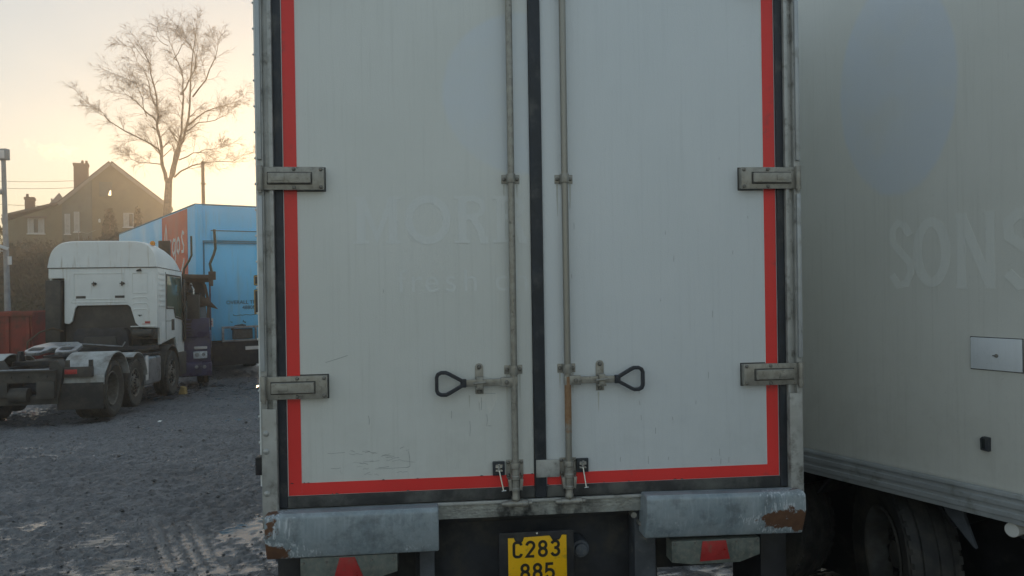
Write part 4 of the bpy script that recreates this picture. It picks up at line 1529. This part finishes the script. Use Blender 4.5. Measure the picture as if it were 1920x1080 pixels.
# ------------------------------------------------------------------ purple cab between them
def build_purple():
    T = thing('lorry_cab', 'dark purple lorry cab with a gutted interior, brown frame and bent pipes above it', 'lorry', (-7.90, 20.2, -.32), (0, 0, R(20)))
    # front face at y = 0, towards the camera; right edge x = 0
    q = MB()
    q.prism([(0, .55), (.02, 1.30), (.12, 1.32), (.12, .55)], 'x', -2.35, 0)
    q.box(-2.35, 0, .12, 1.5, .95, 1.30)
    for x_ in (-2.35, -.05):
        q.prism([(.12, 1.30), (1.5, 1.30), (1.5, 2.85), (1.42, 2.85), (1.42, 1.42), (.20, 1.42)], 'x', x_, x_ + .05)
    cab = q.build('cab', 'purple', T, .03, 3)
    q = MB()
    q.prism([(-.06, 1.30), (0, 1.32), (.02, 1.80), (-.04, 1.80)], 'x', -2.33, -.02)
    q.build('front_panel', 'purple', T, .02)
    q = MB()
    for k in range(5):
        q.box(-1.9, -.45, -.075, -.03, 1.36 + .08 * k, 1.385 + .08 * k)
    q.build('grille', 'black', T, .004)
    q = MB()
    q.add([(-2.28, .0, 1.80), (-.07, .0, 1.80), (-.12, .10, 2.25), (-2.22, .10, 2.25), (-2.28, .02, 1.80), (-.07, .02, 1.80), (-.12, .12, 2.25), (-2.22, .12, 2.25)],
          [(0, 1, 2, 3), (7, 6, 5, 4), (0, 4, 5, 1), (1, 5, 6, 2), (2, 6, 7, 3), (3, 7, 4, 0)])
    q.build('windscreen', 'glass_reflect', T)
    q = MB()
    q.tube([(-.05, .0, 1.78), (-.03, .06, 2.2), (-.12, .25, 2.65), (-.3, .3, 2.78)], .035, 8)
    q.build('pillar', 'brown_frame', T)
    q = MB()
    q.tube([(-2.30, .0, 1.78), (-2.30, .06, 2.2), (-2.2, .25, 2.65), (-2.0, .3, 2.78)], .035, 8)
    q.build('pillar', 'brown_frame', T)
    q = MB()
    q.box(-2.3, -.05, .05, 1.5, 2.84, 2.90)
    q.build('roof', 'purple', T, .02)
    # bumper and lamps
    q = MB()
    q.prism([(-.10, .30), (.0, .28), (.12, .28), (.12, .62), (-.02, .66), (-.10, .62)], 'x', -2.38, .03)
    q.build('bumper', 'purple', T, .03)
    for x_, s in ((-.25, 1), (-2.10, -1)):
        q = MB()
        q.box(x_ - .17, x_ + .17, -.03, .03, .74, .93)
        hl = q.build('headlight', 'headlamp', T, .03)
        q = MB()
        q.cyl((x_ - .08, -.034, .84), (x_ - .08, -.028, .84), .055, 14)
        q.cyl((x_ + .08, -.034, .84), (x_ + .08, -.028, .84), .045, 14)
        q.build('lens', 'plate_worn', hl)
        q = MB()
        q.box(x_ - .15, x_ + .17, -.03, .03, .985, 1.055)
        q.build('indicator', 'decal_white', T, .02)
        for dx in (-.09, .10):
            MB().cyl((x_ + dx, -.115, .53), (x_ + dx, -.09, .53), .045, 12).build('fog_lamp', 'plate_worn', T, .004)
    # wreckage in the cab
    q = MB()
    rr = random.Random(5)
    for k in range(16):
        m_ = Matrix.Translation((-.25 - 1.9 * rr.random(), .3 + .9 * rr.random(), 1.9 + .7 * rr.random())) @ Matrix.Rotation(rr.random() * 3, 4, Vector((rr.random(), rr.random(), rr.random())))
        q.box(-.22, .22, -.12, .12, -.05, .05, m_)
    q.box(-2.2, -.15, 1.35, 1.42, 1.3, 2.8)
    q.build('gutted_trim', 'dark_plastic', T, .02)
    q = MB()
    q.add([(-.12, -.02, 2.12), (.20, -.10, 2.02), (-.05, .05, 2.30), (-.3, .1, 2.42), (-.38, .0, 2.05)], [(0, 1, 2), (0, 2, 3, 4)])
    m = q.build('torn_panel', 'brown_frame', T)
    m.modifiers.new('thick', 'SOLIDIFY').thickness = .02
    q = MB()
    q.box(-.62, -.42, -.22, -.12, 2.03, 2.24)
    q.box(-.44, -.38, -.20, -.14, 2.10, 2.34)
    q.tube([(-.45, .0, 2.7), (-.38, -.14, 2.55), (-.38, -.16, 2.2)], .02, 8)
    q.build('wing_mirror', 'chrome', T, .03)
    # visor beam and frame
    q = MB()
    q.bar((-1.5, -.10, 2.92), (.10, -.10, 2.86), .14, .10)
    q.bar((-1.5, .20, 2.86), (.02, .10, 2.78), .10, .12)
    q.box(-.02, .16, -.18, .0, 2.78, 3.00)
    q.cyl((.04, -.12, 2.86), (.04, -.12, 2.62), .055, 10)
    q.build('visor_beam', 'brown_frame', T, .015)
    q = MB()
    q.box(-1.20, -.92, -.05, .1, 2.9, 3.80)
    q.build('exhaust_guard', 'brown_frame', T, .02)
    q = MB()
    q.tube([(-.62, -.05, 2.92), (-.60, -.05, 3.08), (-.48, -.05, 3.28), (-.42, -.05, 3.42), (-.42, -.05, 3.92)], .026, 8)
    q.build('bent_pipe', 'olive_pipe', T)
    q = MB()
    q.tube([(.06, -.05, 2.98), (.02, -.05, 3.20), (.12, -.05, 3.45), (.16, -.05, 3.60), (.14, -.05, 4.10)], .034, 8)
    q.build('bent_pipe', 'olive_pipe', T)
    for x_ in (-.22, -2.10):
        wheel(T, x_, .95, .50, .50, .30, 1 if x_ > -1 else -1, 0, 'tyre_dusty', 'rim', 0)
    MB().box(-1.9, -.45, .2, 1.7, .45, .95).build('chassis', 'chassis', T)


build_purple()


# ------------------------------------------------------------------ lorry hidden behind, only mirrors and bumper corner show
def build_hidden():
    T = thing('lorry', 'lorry hidden behind the box trailer, only the wing mirrors showing, sunlit edges painted amber', 'lorry', (-4.68, 18.9, -.33), (0, 0, R(-2)))
    q = MB()
    q.prism([(0, .5), (-.02, 1.5), (.05, 2.0), (.25, 3.0), (2.1, 3.1), (2.1, .9), (.9, .9), (.9, .5)], 'x', -1.15, 1.15)
    q.build('cab', 'white_paint', T, .05)
    q = MB()
    q.add([(-1.05, .045, 2.0), (1.05, .045, 2.0), (1.0, .21, 2.85), (-1.0, .21, 2.85)], [(0, 1, 2, 3)])
    o = q.build('windscreen', 'glass_dark', T)
    o.modifiers.new('thick', 'SOLIDIFY').thickness = .02
    for s in (-1, 1):
        for zz, hh in ((2.75, .26), (2.22, .62)):
            q = MB()
            q.box(s * 1.53 - .13, s * 1.53 + .13, .0, .09, zz - hh / 2, zz + hh / 2)
            mh = q.build('mirror_housing', 'black', T, .05, 3)
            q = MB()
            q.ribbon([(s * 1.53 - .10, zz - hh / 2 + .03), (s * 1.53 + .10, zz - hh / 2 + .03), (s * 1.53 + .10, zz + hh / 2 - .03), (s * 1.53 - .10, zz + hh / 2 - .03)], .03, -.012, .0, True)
            q.build('mirror_sun_edge', 'wood_pale', mh, .004)  # sun-lit edge put into the rim colour
        q = MB()
        q.tube([(s * 1.14, .3, 2.95), (s * 1.42, .1, 2.93), (s * 1.46, .06, 2.5), (s * 1.42, .1, 1.9), (s * 1.14, .2, 1.85)], .02, 8)
        q.build('mirror_arm', 'black', T)
        wheel(T, s * 1.0, 1.3, .5, .5, .3, s, 0, 'tyre_dusty', 'rim', 0)
    q = MB()
    q.box(-1.25, 1.25, -.12, .3, .72, .98)
    q.build('bumper', 'decal_white', T, .03)
    q = MB()
    q.box(-1.1, 1.1, -.05, 6.0, .55, .72)
    q.build('chassis', 'chassis', T)
    for s in (-1, 1):
        wheel(T, s * .95, 5.0, .5, .5, .5, s, 0, 'tyre_dusty', 'rim', .1)


build_hidden()


# ------------------------------------------------------------------ red skip, floodlight pole
def build_yard():
    zg = gz(-16, 23)
    T = thing('skip', 'rusty red steel skip container at the left edge of the yard', 'skip', (-17.6, 24.2, zg - .02), (0, 0, R(3)))
    L, W, H = 6.2, 2.2, 1.98
    q = MB()
    q.box(-L / 2, L / 2, -W / 2, -W / 2 + .06, .18, H)
    q.box(-L / 2, L / 2, W / 2 - .06, W / 2, .18, H)
    q.box(-L / 2, -L / 2 + .06, -W / 2 + .06, W / 2 - .06, .18, H)
    q.box(L / 2 - .06, L / 2, -W / 2 + .06, W / 2 - .06, .18, H)
    q.box(-L / 2 + .06, L / 2 - .06, -W / 2 + .06, W / 2 - .06, .18, .26)
    q.build('hull', 'skip_red', T, .01)
    for k in range(11):
        x_ = -L / 2 + .1 + k * (L - .2) / 10
        MB().box(x_ - .05, x_ + .05, -W / 2 - .07, -W / 2 - .001, .18, H - .12).build('rib', 'skip_red', T, .012)
    q = MB()
    q.box(-L / 2 - .06, L / 2 + .06, -W / 2 - .09, -W / 2 + .02, H - .11, H + .02)
    q.build('rim_rail', 'skip_red', T, .015)
    q = MB()
    for x_ in (-2.4, 2.4):
        q.box(x_ - .12, x_ + .12, -1.0, 1.0, 0, .18)
    q.build('skid', 'chassis', T)
    # lamp post
    b = at(10.5, 300, 28)
    zg = gz(-18.3, 28)
    T = thing('floodlight_pole', 'grey floodlight pole beside the skip, carrying two white security cameras', 'lamp post', (b.x, 28, zg))
    top = b.z - zg
    T.rotation_euler = (0, R(-.6), 0)
    q = MB()
    q.tube([(0, 0, 0), (0, 0, 2.0), (0, 0, top)], [.10, .10, .075], 14)
    q.box(-.18, .18, -.18, .18, 0, .02)
    q.build('pole', 'pole', T)
    q = MB()
    q.box(-.20, .17, -.12, .12, top + .0, top + .40)
    fh = q.build('floodlight', 'pole', T, .02)
    MB().box(-.15, .12, -.128, -.121, top + .05, top + .34).build('lens', 'decal_white', fh, .003)
    zc = at(14, 360, 28).z - zg
    q = MB()
    q.box(-.16, .03, -.14, -.02, zc - .09, zc + .09)
    q.build('sensor_box', 'pole', T, .01)
    zc = at(14, 468, 28).z - zg
    for dx, dz, a in ((-.12, -.05, .5), (.08, .05, -.4)):
        q = MB()
        m_ = Matrix.Translation((dx, -.22, zc + dz)) @ Matrix.Rotation(a, 4, 'Z') @ Matrix.Rotation(R(-18), 4, 'X')
        q.box(-.05, .05, -.22, .12, -.045, .045, m_)
        q.box(-.06, .06, -.25, .14, .046, .058, m_)
        q.cyl((dx * .5, -.02, zc + dz), (dx, -.18, zc + dz), .02, 8)
        q.build('security_camera', 'upvc', T, .008)
    # cable box
    MB().box(.07, .17, -.05, .05, zc - .55, zc - .25).build('cable_box', 'upvc', T, .01)
    # telegraph pole behind the blue trailer
    p = at(380, 303, 45)
    z0 = hill_z(p.x, 45)
    T = thing('telegraph_pole', 'thin brown telegraph pole standing behind the blue trailer', 'pole', (p.x, 45, z0))
    MB().tube([(0, 0, -.3), (0, 0, p.z - z0)], [.13, .09], 10).build('pole', 'wood', T)
    q = MB()
    q.box(-.10, .14, -.12, .12, p.z - z0 - 1.32, p.z - z0 - 1.26)
    q.cyl((.0, 0, p.z - z0), (.0, 0, p.z - z0 + .08), .02, 6)
    q.build('step_bracket', 'wood', T)
    # overhead wires
    labs = ('topmost of the three thin overhead wires left of the big chimney', 'middle one of the three thin overhead wires left of the big chimney',
            'lowest of the three thin overhead wires left of the big chimney')
    for (a, b_), lb in zip(((339, 336), (352, 349), (381, 384)), labs):
        p0, p1 = at(-60, a - 2, 83), at(190, b_, 83)
        q = MB()
        q.tube([p0.lerp(p1, i / 8) - Vector((0, 0, .25 * math.sin(math.pi * i / 8))) for i in range(9)], .022, 5)
        tag(q.build('overhead_wire', 'wood'), lb, 'wire', 'overhead wires above the house')
    # small things on the yard
    x_, y_ = at(299, 785, 1).x * 13.55, 13.55
    q = MB()
    q.add([(-.035, -.02, 0), (.03, -.03, .004), (.04, .02, .02), (-.02, .03, .012), (0, 0, .03)], [(0, 1, 4), (1, 2, 4), (2, 3, 4), (3, 0, 4)])
    o = q.build('paper_scrap', 'paper', None, loc=(x_, y_, gz(x_, y_) + .01))
    tag(o, 'small crumpled white paper scrap lying on the wet yard', 'litter')
    p = at(332, 738, 18.6)
    o = MB().prism([(-.07, 0), (.10, 0), (.08, .16), (-.01, .20)], 'y', -.08, .08).build('wheel_chock', 'wood_pale', None, .01, loc=(p.x, 18.9, gz(p.x, 18.9)))
    tag(o, 'dull yellow wheel chock beside the front wheel of the white tractor unit', 'wheel chock')


build_yard()


# ------------------------------------------------------------------ house on the bank
def build_house():
    D = 75.0
    o0 = at(207, 470, D)
    ha = R(26)
    T = thing('house', 'tan rendered house with a steep gable, dark cladding strip and brick chimneys on the bank', 'house', (o0.x, D, 0), (0, 0, ha))
    def L(px, py, d=D):
        q_ = at(px, py, 1.0)
        dx, dy, dz = q_.x, 1.0, q_.z - CAMZ
        ex, ey = math.cos(ha), math.sin(ha)
        nx_, ny_ = -ey, ex
        t_ = (nx_ * o0.x + ny_ * D + (d - D)) / (nx_ * dx + ny_ * dy)
        return ((dx * t_ - o0.x) * ex + (dy * t_ - D) * ey, CAMZ + dz * t_)
    zb = hill_z(o0.x, 72) - .6
    pk, re, le = L(207, 306), L(314, 388), L(116, 378)
    dep = 9.0
    # main gable wall
    q = MB()
    q.prism([(L(172, 400)[0], zb), (re[0], zb), (re[0], re[1]), pk, L(172, 333)], 'y', 0, dep)
    q.build('wall', 'render_tan', T)
    q = MB()
    q.prism([(le[0], zb), (L(171.8, 400)[0], zb), L(171.8, 333.2), (le[0], le[1])], 'y', -.10, dep)
    q.build('clad_wall', 'cladding', T)
    # left wing, lower roof falling to the left
    w0 = L(13, 412)
    w1 = L(115.8, 380)
    q = MB()
    q.prism([(w0[0], zb), (w1[0], zb), (w1[0], w1[1] - .05), (w0[0], w0[1] - .1)], 'y', .15, 8.5)
    q.build('wing_wall', 'render_tan', T)
    # roof slabs with visible barge boards
    def slab(a, b, th, y0, y1, name, m):
        d_ = Vector((b[0] - a[0], b[1] - a[1])).normalized()
        n_ = Vector((-d_.y, d_.x))
        if n_.y < 0:
            n_ = -n_
        return MB().prism([(a[0], a[1]), (b[0], b[1]), (b[0] + n_.x * th, b[1] + n_.y * th), (a[0] + n_.x * th, a[1] + n_.y * th)], 'y', y0, y1).build(name, m, T, .01)
    pk2 = (pk[0], pk[1] + .03)
    reo, leo = L(322, 393), L(112, 381)
    slab(pk2, reo, .20, -.30, dep + .3, 'roof', 'tiles')
    slab(pk2, leo, .20, -.30, dep + .3, 'roof', 'tiles')
    slab((pk2[0], pk2[1] - .25), (reo[0], reo[1] - .25), .28, -.36, -.31, 'barge_board', 'barge')
    slab((pk2[0], pk2[1] - .25), (leo[0], leo[1] - .25), .28, -.36, -.31, 'barge_board', 'barge')
    wl = L(4, 407)
    slab((w1[0], w1[1] - .05), wl, .22, -.1, 8.8, 'wing_roof', 'tiles')
    q = MB()
    q.prism([L(2, 409), L(12, 405), L(13, 418), L(4, 420)], 'y', -.15, 8.8)
    q.build('eaves', 'barge', T)
    q = MB()
    for i in range(1, 12):      # tile courses on the wing roof
        a = Vector(w1).lerp(Vector(wl), i / 12)
        q.box(a.x - .03, a.x + .03, -.1, 8.8, a.y + .13, a.y + .22)
    q.build('tile_course', 'tiles', T)
    # chimneys
    def chimney(x0, x1, y0_, y1_, d, pots):
        a, b = L(x0, y0_, D + d), L(x1, y1_, D + d)
        q = MB()
        w_ = b[0] - a[0]
        q.box(a[0], b[0], d, d + 1.2, b[1] - 1.5, a[1] - .25)
        q.box(a[0] - .06, b[0] + .06, d - .06, d + 1.26, a[1] - .25, a[1])
        ch = q.build('chimney', 'brick', T, .02)
        for px_ in pots:
            p_ = L(px_, y0_, D + d)
            MB().tube([(p_[0], d + .6, a[1]), (p_[0], d + .6, a[1] + .35)], [.14, .11], 10).build('chimney_pot', 'brick', ch)
    chimney(137.5, 166, 305, 350, 4.5, (154, 161.5))
    chimney(46, 64, 369, 392, 5.0, (50,))
    # small rear gable
    q = MB()
    q.prism([L(92, 382, D + 6), L(111, 361, D + 6), L(122, 376, D + 6), L(118, 392, D + 6), L(92, 392, D + 6)], 'y', 6, 9)
    q.build('rear_gable', 'barge', T, .02)
    q = MB()
    p_ = L(96, 371, D + 6)
    q.tube([(p_[0], 6.5, p_[1] - .8), (p_[0], 6.5, p_[1])], .08, 8)
    q.build('vent_pipe', 'barge', T)
    # windows
    def window(x0, x1, y0_, y1_, mull=1, y=-.02, curtain=True, deep=.12):
        a, b = L(x0, y0_), L(x1, y1_)
        fr = MB()
        t_ = .09
        X0, X1, Z0, Z1 = a[0], b[0], b[1], a[1]
        fr.box(X0, X1, y - .06, y + .05, Z1 - t_, Z1)
        fr.box(X0, X1, y - .06, y + .05, Z0, Z0 + t_)
        fr.box(X0, X0 + t_, y - .06, y + .05, Z0 + t_, Z1 - t_)
        fr.box(X1 - t_, X1, y - .06, y + .05, Z0 + t_, Z1 - t_)
        for k in range(1, mull):
            xm = X0 + (X1 - X0) * k / mull
            fr.box(xm - .04, xm + .04, y - .058, y + .05, Z0 + t_, Z1 - t_)
        w_ = fr.build('window', 'frame_white', T, .01)
        for k in range(mull):
            xa = X0 + (X1 - X0) * k / mull
            xb = X0 + (X1 - X0) * (k + 1) / mull
            MB().box(xa + .05, xb - .05, y - .012, y - .004, Z0 + .05, Z1 - .05).build('pane', 'curtain' if (curtain and k % 2 == 0) else 'glass_dark', w_)
        MB().box(X0 - .08, X1 + .08, y - .14, y + .02, Z0 - .08, Z0 - .003).build('sill', 'upvc', w_, .01)
    window(51, 83, 409, 438, 3, .13)
    MB().box(L(46, 400)[0], L(88, 400)[0], -.35, .149, L(50, 408)[1], L(50, 405)[1]).build('canopy', 'tiles', T)
    window(121, 132, 401, 439, 1, -.12)
    window(138.5, 149.5, 397, 435, 1, -.12)
    window(231, 251, 399, 426, 2, -.02)
    # attic opening: dark reveal, glowing pane stands in for the sky seen through
    a, b = L(186, 341), L(211, 369)
    q = MB()
    q.ribbon([(a[0] + .06, b[1] + .06), (b[0] - .06, b[1] + .06), (b[0] - .06, a[1] - .06), (a[0] + .06, a[1] - .06)], .12, -.10, -.02, True)
    aw = q.build('attic_window', 'cladding', T)
    MB().box(a[0] + .1, b[0] - .1, -.035, -.025, b[1] + .1, a[1] - .1).build('pane', 'cladding', aw)
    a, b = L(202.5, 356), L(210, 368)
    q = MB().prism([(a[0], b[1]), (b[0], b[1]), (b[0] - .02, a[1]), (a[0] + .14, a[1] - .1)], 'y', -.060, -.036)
    q.build('sky_glow_pane', M['sky_glow'], aw)
    # lamp on the wall
    p_ = L(186.5, 414)
    q = MB()
    q.lathe([(.001, p_[1] + .2), (.10, p_[1] + .1), (.10, p_[1] - .15), (.001, p_[1] - .2)], 10, 'z', (p_[0], -.12, 0))
    q.build('wall_lamp', 'upvc', T)
    q = MB()
    a, b = L(148, 434), L(180, 432)
    q.tube([(a[0], -.6, a[1] - .9), (a[0], -.6, a[1])], .04, 6)
    q.tube([(a[0], -.6, a[1]), ((a[0] + b[0]) / 2, -.6, a[1] - .22), (b[0], -.5, b[1])], .025, 6)
    q.build('washing_line', 'pole', T)


t = NT('sky_glow_pane')
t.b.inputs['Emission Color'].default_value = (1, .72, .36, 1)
t.b.inputs['Emission Strength'].default_value = 1.3  # no lamp here: the glow imitates bright sky through the window
M['sky_glow'] = t.done((.5, .4, .25), .3)
build_house()


# ------------------------------------------------------------------ vegetation
def build_birch():
    D = 60.0
    b = at(316, 400, D)
    base = Vector((b.x, D, hill_z(b.x, D)))
    T = thing('birch_tree', 'tall bare birch tree with drooping twigs standing beside the house', 'tree', base)
    rr = random.Random(11)
    def zoom(x, y, dd):
        p = at(x / 2.7, y / 2.7, D)
        sc_ = (D + dd) / D
        p = Vector((p.x * 1, D, p.z)) - base
        return Vector((p.x, dd, p.z))
    trunk_pts = [Vector((zoom(846, 1080, 0).x + .1, 0, -.2)), zoom(846, 1085, 0), zoom(850, 1000, 0), zoom(856, 905, 0)]
    limbs = [
        ([(852, 935), (838, 880), (820, 800), (815, 700), (800, 640), (803, 540), (790, 440), (770, 330), (735, 260), (690, 190)], .17, -.5),
        ([(857, 925), (868, 860), (882, 780), (905, 700), (910, 600), (916, 480), (910, 390), (880, 300), (850, 230), (820, 150)], .15, 1.0),
        ([(860, 925), (880, 880), (905, 790), (940, 690), (965, 600), (975, 480), (985, 350), (1008, 200), (1020, 112)], .18, -.8),
        ([(812, 775), (780, 740), (730, 710), (650, 670), (590, 630), (560, 590), (500, 550), (440, 482)], .085, -1.6),
        ([(800, 625), (740, 570), (680, 510), (640, 480), (585, 460), (530, 450)], .07, 1.2),
        ([(816, 832), (760, 825), (700, 822), (650, 802), (605, 778)], .05, .6),
        ([(800, 560), (755, 470), (735, 400), (700, 330), (655, 290), (600, 262)], .06, 1.6),
        ([(744, 590), (730, 500), (715, 440), (660, 410), (575, 378)], .045, -1.5),
        ([(914, 480), (945, 410), (975, 330), (975, 220), (940, 100)], .075, 1.5),
        ([(976, 490), (1050, 410), (1105, 310), (1130, 250), (1160, 210)], .07, -1.5),
        ([(985, 350), (1000, 280), (960, 210), (930, 150)], .05, -2.0),
        ([(958, 630), (1035, 562), (1120, 530), (1190, 500), (1225, 455)], .07, 1.0),
        ([(945, 665), (1010, 622), (1100, 615), (1165, 592), (1200, 565)], .06, -1.0),
        ([(882, 898), (950, 852), (1010, 832), (1080, 822), (1180, 822), (1235, 792), (1290, 775)], .075, -.4),
        ([(905, 810), (970, 772), (1030, 748), (1090, 742), (1150, 708)], .055, 1.3),
        ([(905, 700), (860, 670), (820, 600), (815, 540)], .045, .8),
        ([(850, 230), (800, 200), (770, 150), (762, 115)], .035, 1.2),
        ([(880, 300), (905, 220), (912, 160), (905, 120)], .04, 2.0),
        ([(770, 330), (700, 250), (640, 245)], .035, -1.0),
    ]
    wood = MB()
    wood.tube(trunk_pts, [.36, .33, .29, .25], 10)
    tw_v, tw_f = [], []
    def twig(p, d, length, r0, lvl):
        """one slender branch that bends and droops, with finer ones along it"""
        n = 5 if lvl < 2 else 4
        pts, rads = [p.copy()], [r0]
        q, dv = p.copy(), d.normalized()
        for i in range(n):
            droop = -.10 * (i + 1) / n * (1.0 if lvl == 0 else (1.6 if lvl == 1 else 3.2))
            dv = (dv + Vector((rr.gauss(0, .12), rr.gauss(0, .12), rr.gauss(0, .09) + .04 + droop * .75 + (.10 if lvl == 0 and i < 3 else 0)))).normalized()
            q = q + dv * (length / n)
            pts.append(q.copy())
            rads.append(r0 * (1 - .75 * (i + 1) / n))
        m = MB()
        m.tube(pts, rads, 4 if lvl == 0 else 3, False)
        o = len(tw_v)
        tw_v.extend(m.v)
        tw_f.extend(tuple(o + i for i in f) for f in m.f)
        if lvl < 3:
            cnt = (8, 5, 3)[lvl]
            for k in range(cnt):
                i = rr.randint(1, n)
                side = Vector((rr.gauss(0, 1), rr.gauss(0, 1), rr.gauss(.25, .6)))
                dd = (pts[i] - pts[i - 1]).normalized()
                side = (side - dd * side.dot(dd)).normalized()
                twig(pts[i], dd * .85 + side * .55, length * (.48 + .25 * rr.random()), max(.0065, rads[i] * .6), lvl + 1)
    for pp, r0, dd in limbs:
        n = len(pp)
        P = [zoom(x, y, dd * (i / (n - 1)) ** 1.2) for i, (x, y) in enumerate(pp)]
        # subdivide with a little wander
        Q = [P[0]]
        for i in range(n - 1):
            mid = P[i].lerp(P[i + 1], .5) + Vector((rr.gauss(0, .06), rr.gauss(0, .08), rr.gauss(0, .05)))
            Q += [mid, P[i + 1]]
        rd = [max(.014, r0 * (1 - .93 * (i / (len(Q) - 1)) ** .8)) for i in range(len(Q))]
        wood.tube(Q, rd, 7)
        L_ = sum((Q[i + 1] - Q[i]).length for i in range(len(Q) - 1))
        start = 4 if r0 > .1 else 2
        for i in range(start, len(Q)):
            f = i / (len(Q) - 1)
            cnt = 2 if r0 > .1 else 2
            if f > .75:
                cnt += 1
            for k in range(cnt):
                d0 = (Q[i] - Q[i - 1]).normalized()
                side = Vector((rr.gauss(0, 1), rr.gauss(0, 1), rr.gauss(.3, .5)))
                side = (side - d0 * side.dot(d0)).normalized()
                ln = (2.0 - 1.1 * f) * (.55 + .6 * rr.random()) * (1.0 if r0 > .1 else .85)
                twig(Q[i], d0 * .8 + side * .75, ln, max(.010, rd[i] * .42), 1 if rr.random() < .6 else 0 if f < .8 else 1)
        twig(Q[-1], Q[-1] - Q[-2], .75, .016, 1)
    wood.build('trunk', 'bark', T)
    me = bpy.data.meshes.new('crown')
    me.from_pydata(tw_v, [], tw_f)
    o = put('crown', me, 'twig', T)
    print('birch twig faces', len(tw_f))


build_birch()


def bush(name, label, cat, loc, h, w, m, n, cone=True, seed=1, leaf=.09):
    T = thing(name, label, cat, loc)
    rr = random.Random(seed)
    MB().tube([(0, 0, -.3), (0, 0, h * .8)], [.10, .03], 8).build('trunk', 'wood', T)
    v, f = [], []
    clumps = [(rr.uniform(0, 6.28), rr.random(), rr.random()) for _ in range(60)]
    for k in range(n):
        a, t_, r_ = rr.choice(clumps)
        a += rr.gauss(0, .25)
        t_ = min(1, max(0, t_ + rr.gauss(0, .05)))
        prof = (1 - t_) ** .7 * (.5 + .5 * min(1, t_ * 6)) if cone else math.sqrt(max(0, 1 - (2 * t_ - 1) ** 2))
        rad = w * prof * (.55 + .45 * r_) + rr.gauss(0, .06) * w
        c = Vector((rad * math.cos(a), rad * math.sin(a), h * t_ + rr.gauss(0, .05)))
        o = len(v)
        for q in range(3):
            v.append(c + Vector((rr.gauss(0, leaf), rr.gauss(0, leaf), rr.gauss(0, leaf * 1.3))))
        f.append((o, o + 1, o + 2))
    me = bpy.data.meshes.new('crown')
    me.from_pydata(v, [], f)
    put('crown', me, m, T)


for (px, pt, pb, hw_, d, sd_, lab) in ((207, 396, 470, 20, 66, 3, 'large dark rounded evergreen bush in front of the house gable'),
                                       (259, 393, 440, 11, 67, 4, 'narrow pointed dark evergreen right of the lower gable window')):
    p1, p0 = at(px, pt, d), at(px, pb, d)
    zz = hill_z(p0.x, d) - .1
    bush('evergreen_bush', lab, 'bush', (p0.x, d, zz), p1.z - zz, hw_ * d / FPX, 'evergreen', 16000 if sd_ == 3 else 8000, True, sd_)
p1 = at(-2, 422, 58)
bush('bush', 'sunlit orange-brown bush at the left edge behind the floodlight pole', 'bush', (p1.x - .3, 58, hill_z(p1.x, 58)), p1.z - hill_z(p1.x, 58), .75, 'sunlit_leaf', 5000, False, 6, .06)

# ------------------------------------------------------------------ steam from the chimney
def steam():
    D = 80.0
    c = at(98, 280, D)
    mb = MB()
    mb.lathe([(.001, -3.4), (.9, -2.6), (1.35, -1.0), (1.3, 1.0), (.8, 2.6), (.001, 3.4)], 20, 'x')
    o = mb.build('chimney_smoke', None, loc=c)
    o.rotation_euler = (0, R(12), 0)
    tag(o, 'pale wisp of chimney smoke drifting left above the house', 'smoke', kind='stuff')
    m = bpy.data.materials.new('smoke')
    m.use_nodes = True
    n, l = m.node_tree.nodes, m.node_tree.links
    n.remove(n['Principled BSDF'])
    pv = n.new('ShaderNodeVolumePrincipled')
    pv.inputs['Color'].default_value = (1, .97, .9, 1)
    pv.inputs['Anisotropy'].default_value = .8
    tc = n.new('ShaderNodeTexCoord')
    ns = n.new('ShaderNodeTexNoise')
    ns.inputs['Scale'].default_value = .9
    ns.inputs['Detail'].default_value = 5
    l.new(tc.outputs['Object'], ns.inputs['Vector'])
    # distance from the plume's axis
    mp = n.new('ShaderNodeMapping')
    mp.inputs['Scale'].default_value = (.30, .8, .85)
    l.new(tc.outputs['Object'], mp.inputs['Vector'])
    ln = n.new('ShaderNodeVectorMath')
    ln.operation = 'LENGTH'
    l.new(mp.outputs[0], ln.inputs[0])
    sub = n.new('ShaderNodeMath')
    sub.operation = 'SUBTRACT'
    l.new(ns.outputs['Fac'], sub.inputs[0])
    ml = n.new('ShaderNodeMath')
    ml.operation = 'MULTIPLY'
    l.new(ln.outputs['Value'], ml.inputs[0])
    ml.inputs[1].default_value = .30
    l.new(ml.outputs[0], sub.inputs[1])
    mr = n.new('ShaderNodeMapRange')
    mr.inputs[1].default_value = .30
    mr.inputs[2].default_value = .52
    mr.inputs[4].default_value = .45
    l.new(sub.outputs[0], mr.inputs[0])
    l.new(mr.outputs[0], pv.inputs['Density'])
    l.new(pv.outputs[0], n['Material Output'].inputs['Volume'])
    o.data.materials.append(m)


steam()

# ------------------------------------------------------------------ haze
hb = MB().box(-125, 75, -75, 140, -2.0, 27.5)
hz = hb.build('haze', None, smooth=False)
tag(hz, 'thin pale morning haze filling the yard', 'haze', kind='stuff')
m = bpy.data.materials.new('haze')
m.use_nodes = True
n, l = m.node_tree.nodes, m.node_tree.links
n.remove(n['Principled BSDF'])
pv = n.new('ShaderNodeVolumePrincipled')
pv.inputs['Color'].default_value = (1, .97, .92, 1)
pv.inputs['Density'].default_value = HAZE
pv.inputs['Anisotropy'].default_value = .76
l.new(pv.outputs[0], n['Material Output'].inputs['Volume'])
hz.data.materials.append(m)
hz.display_type = 'WIRE'
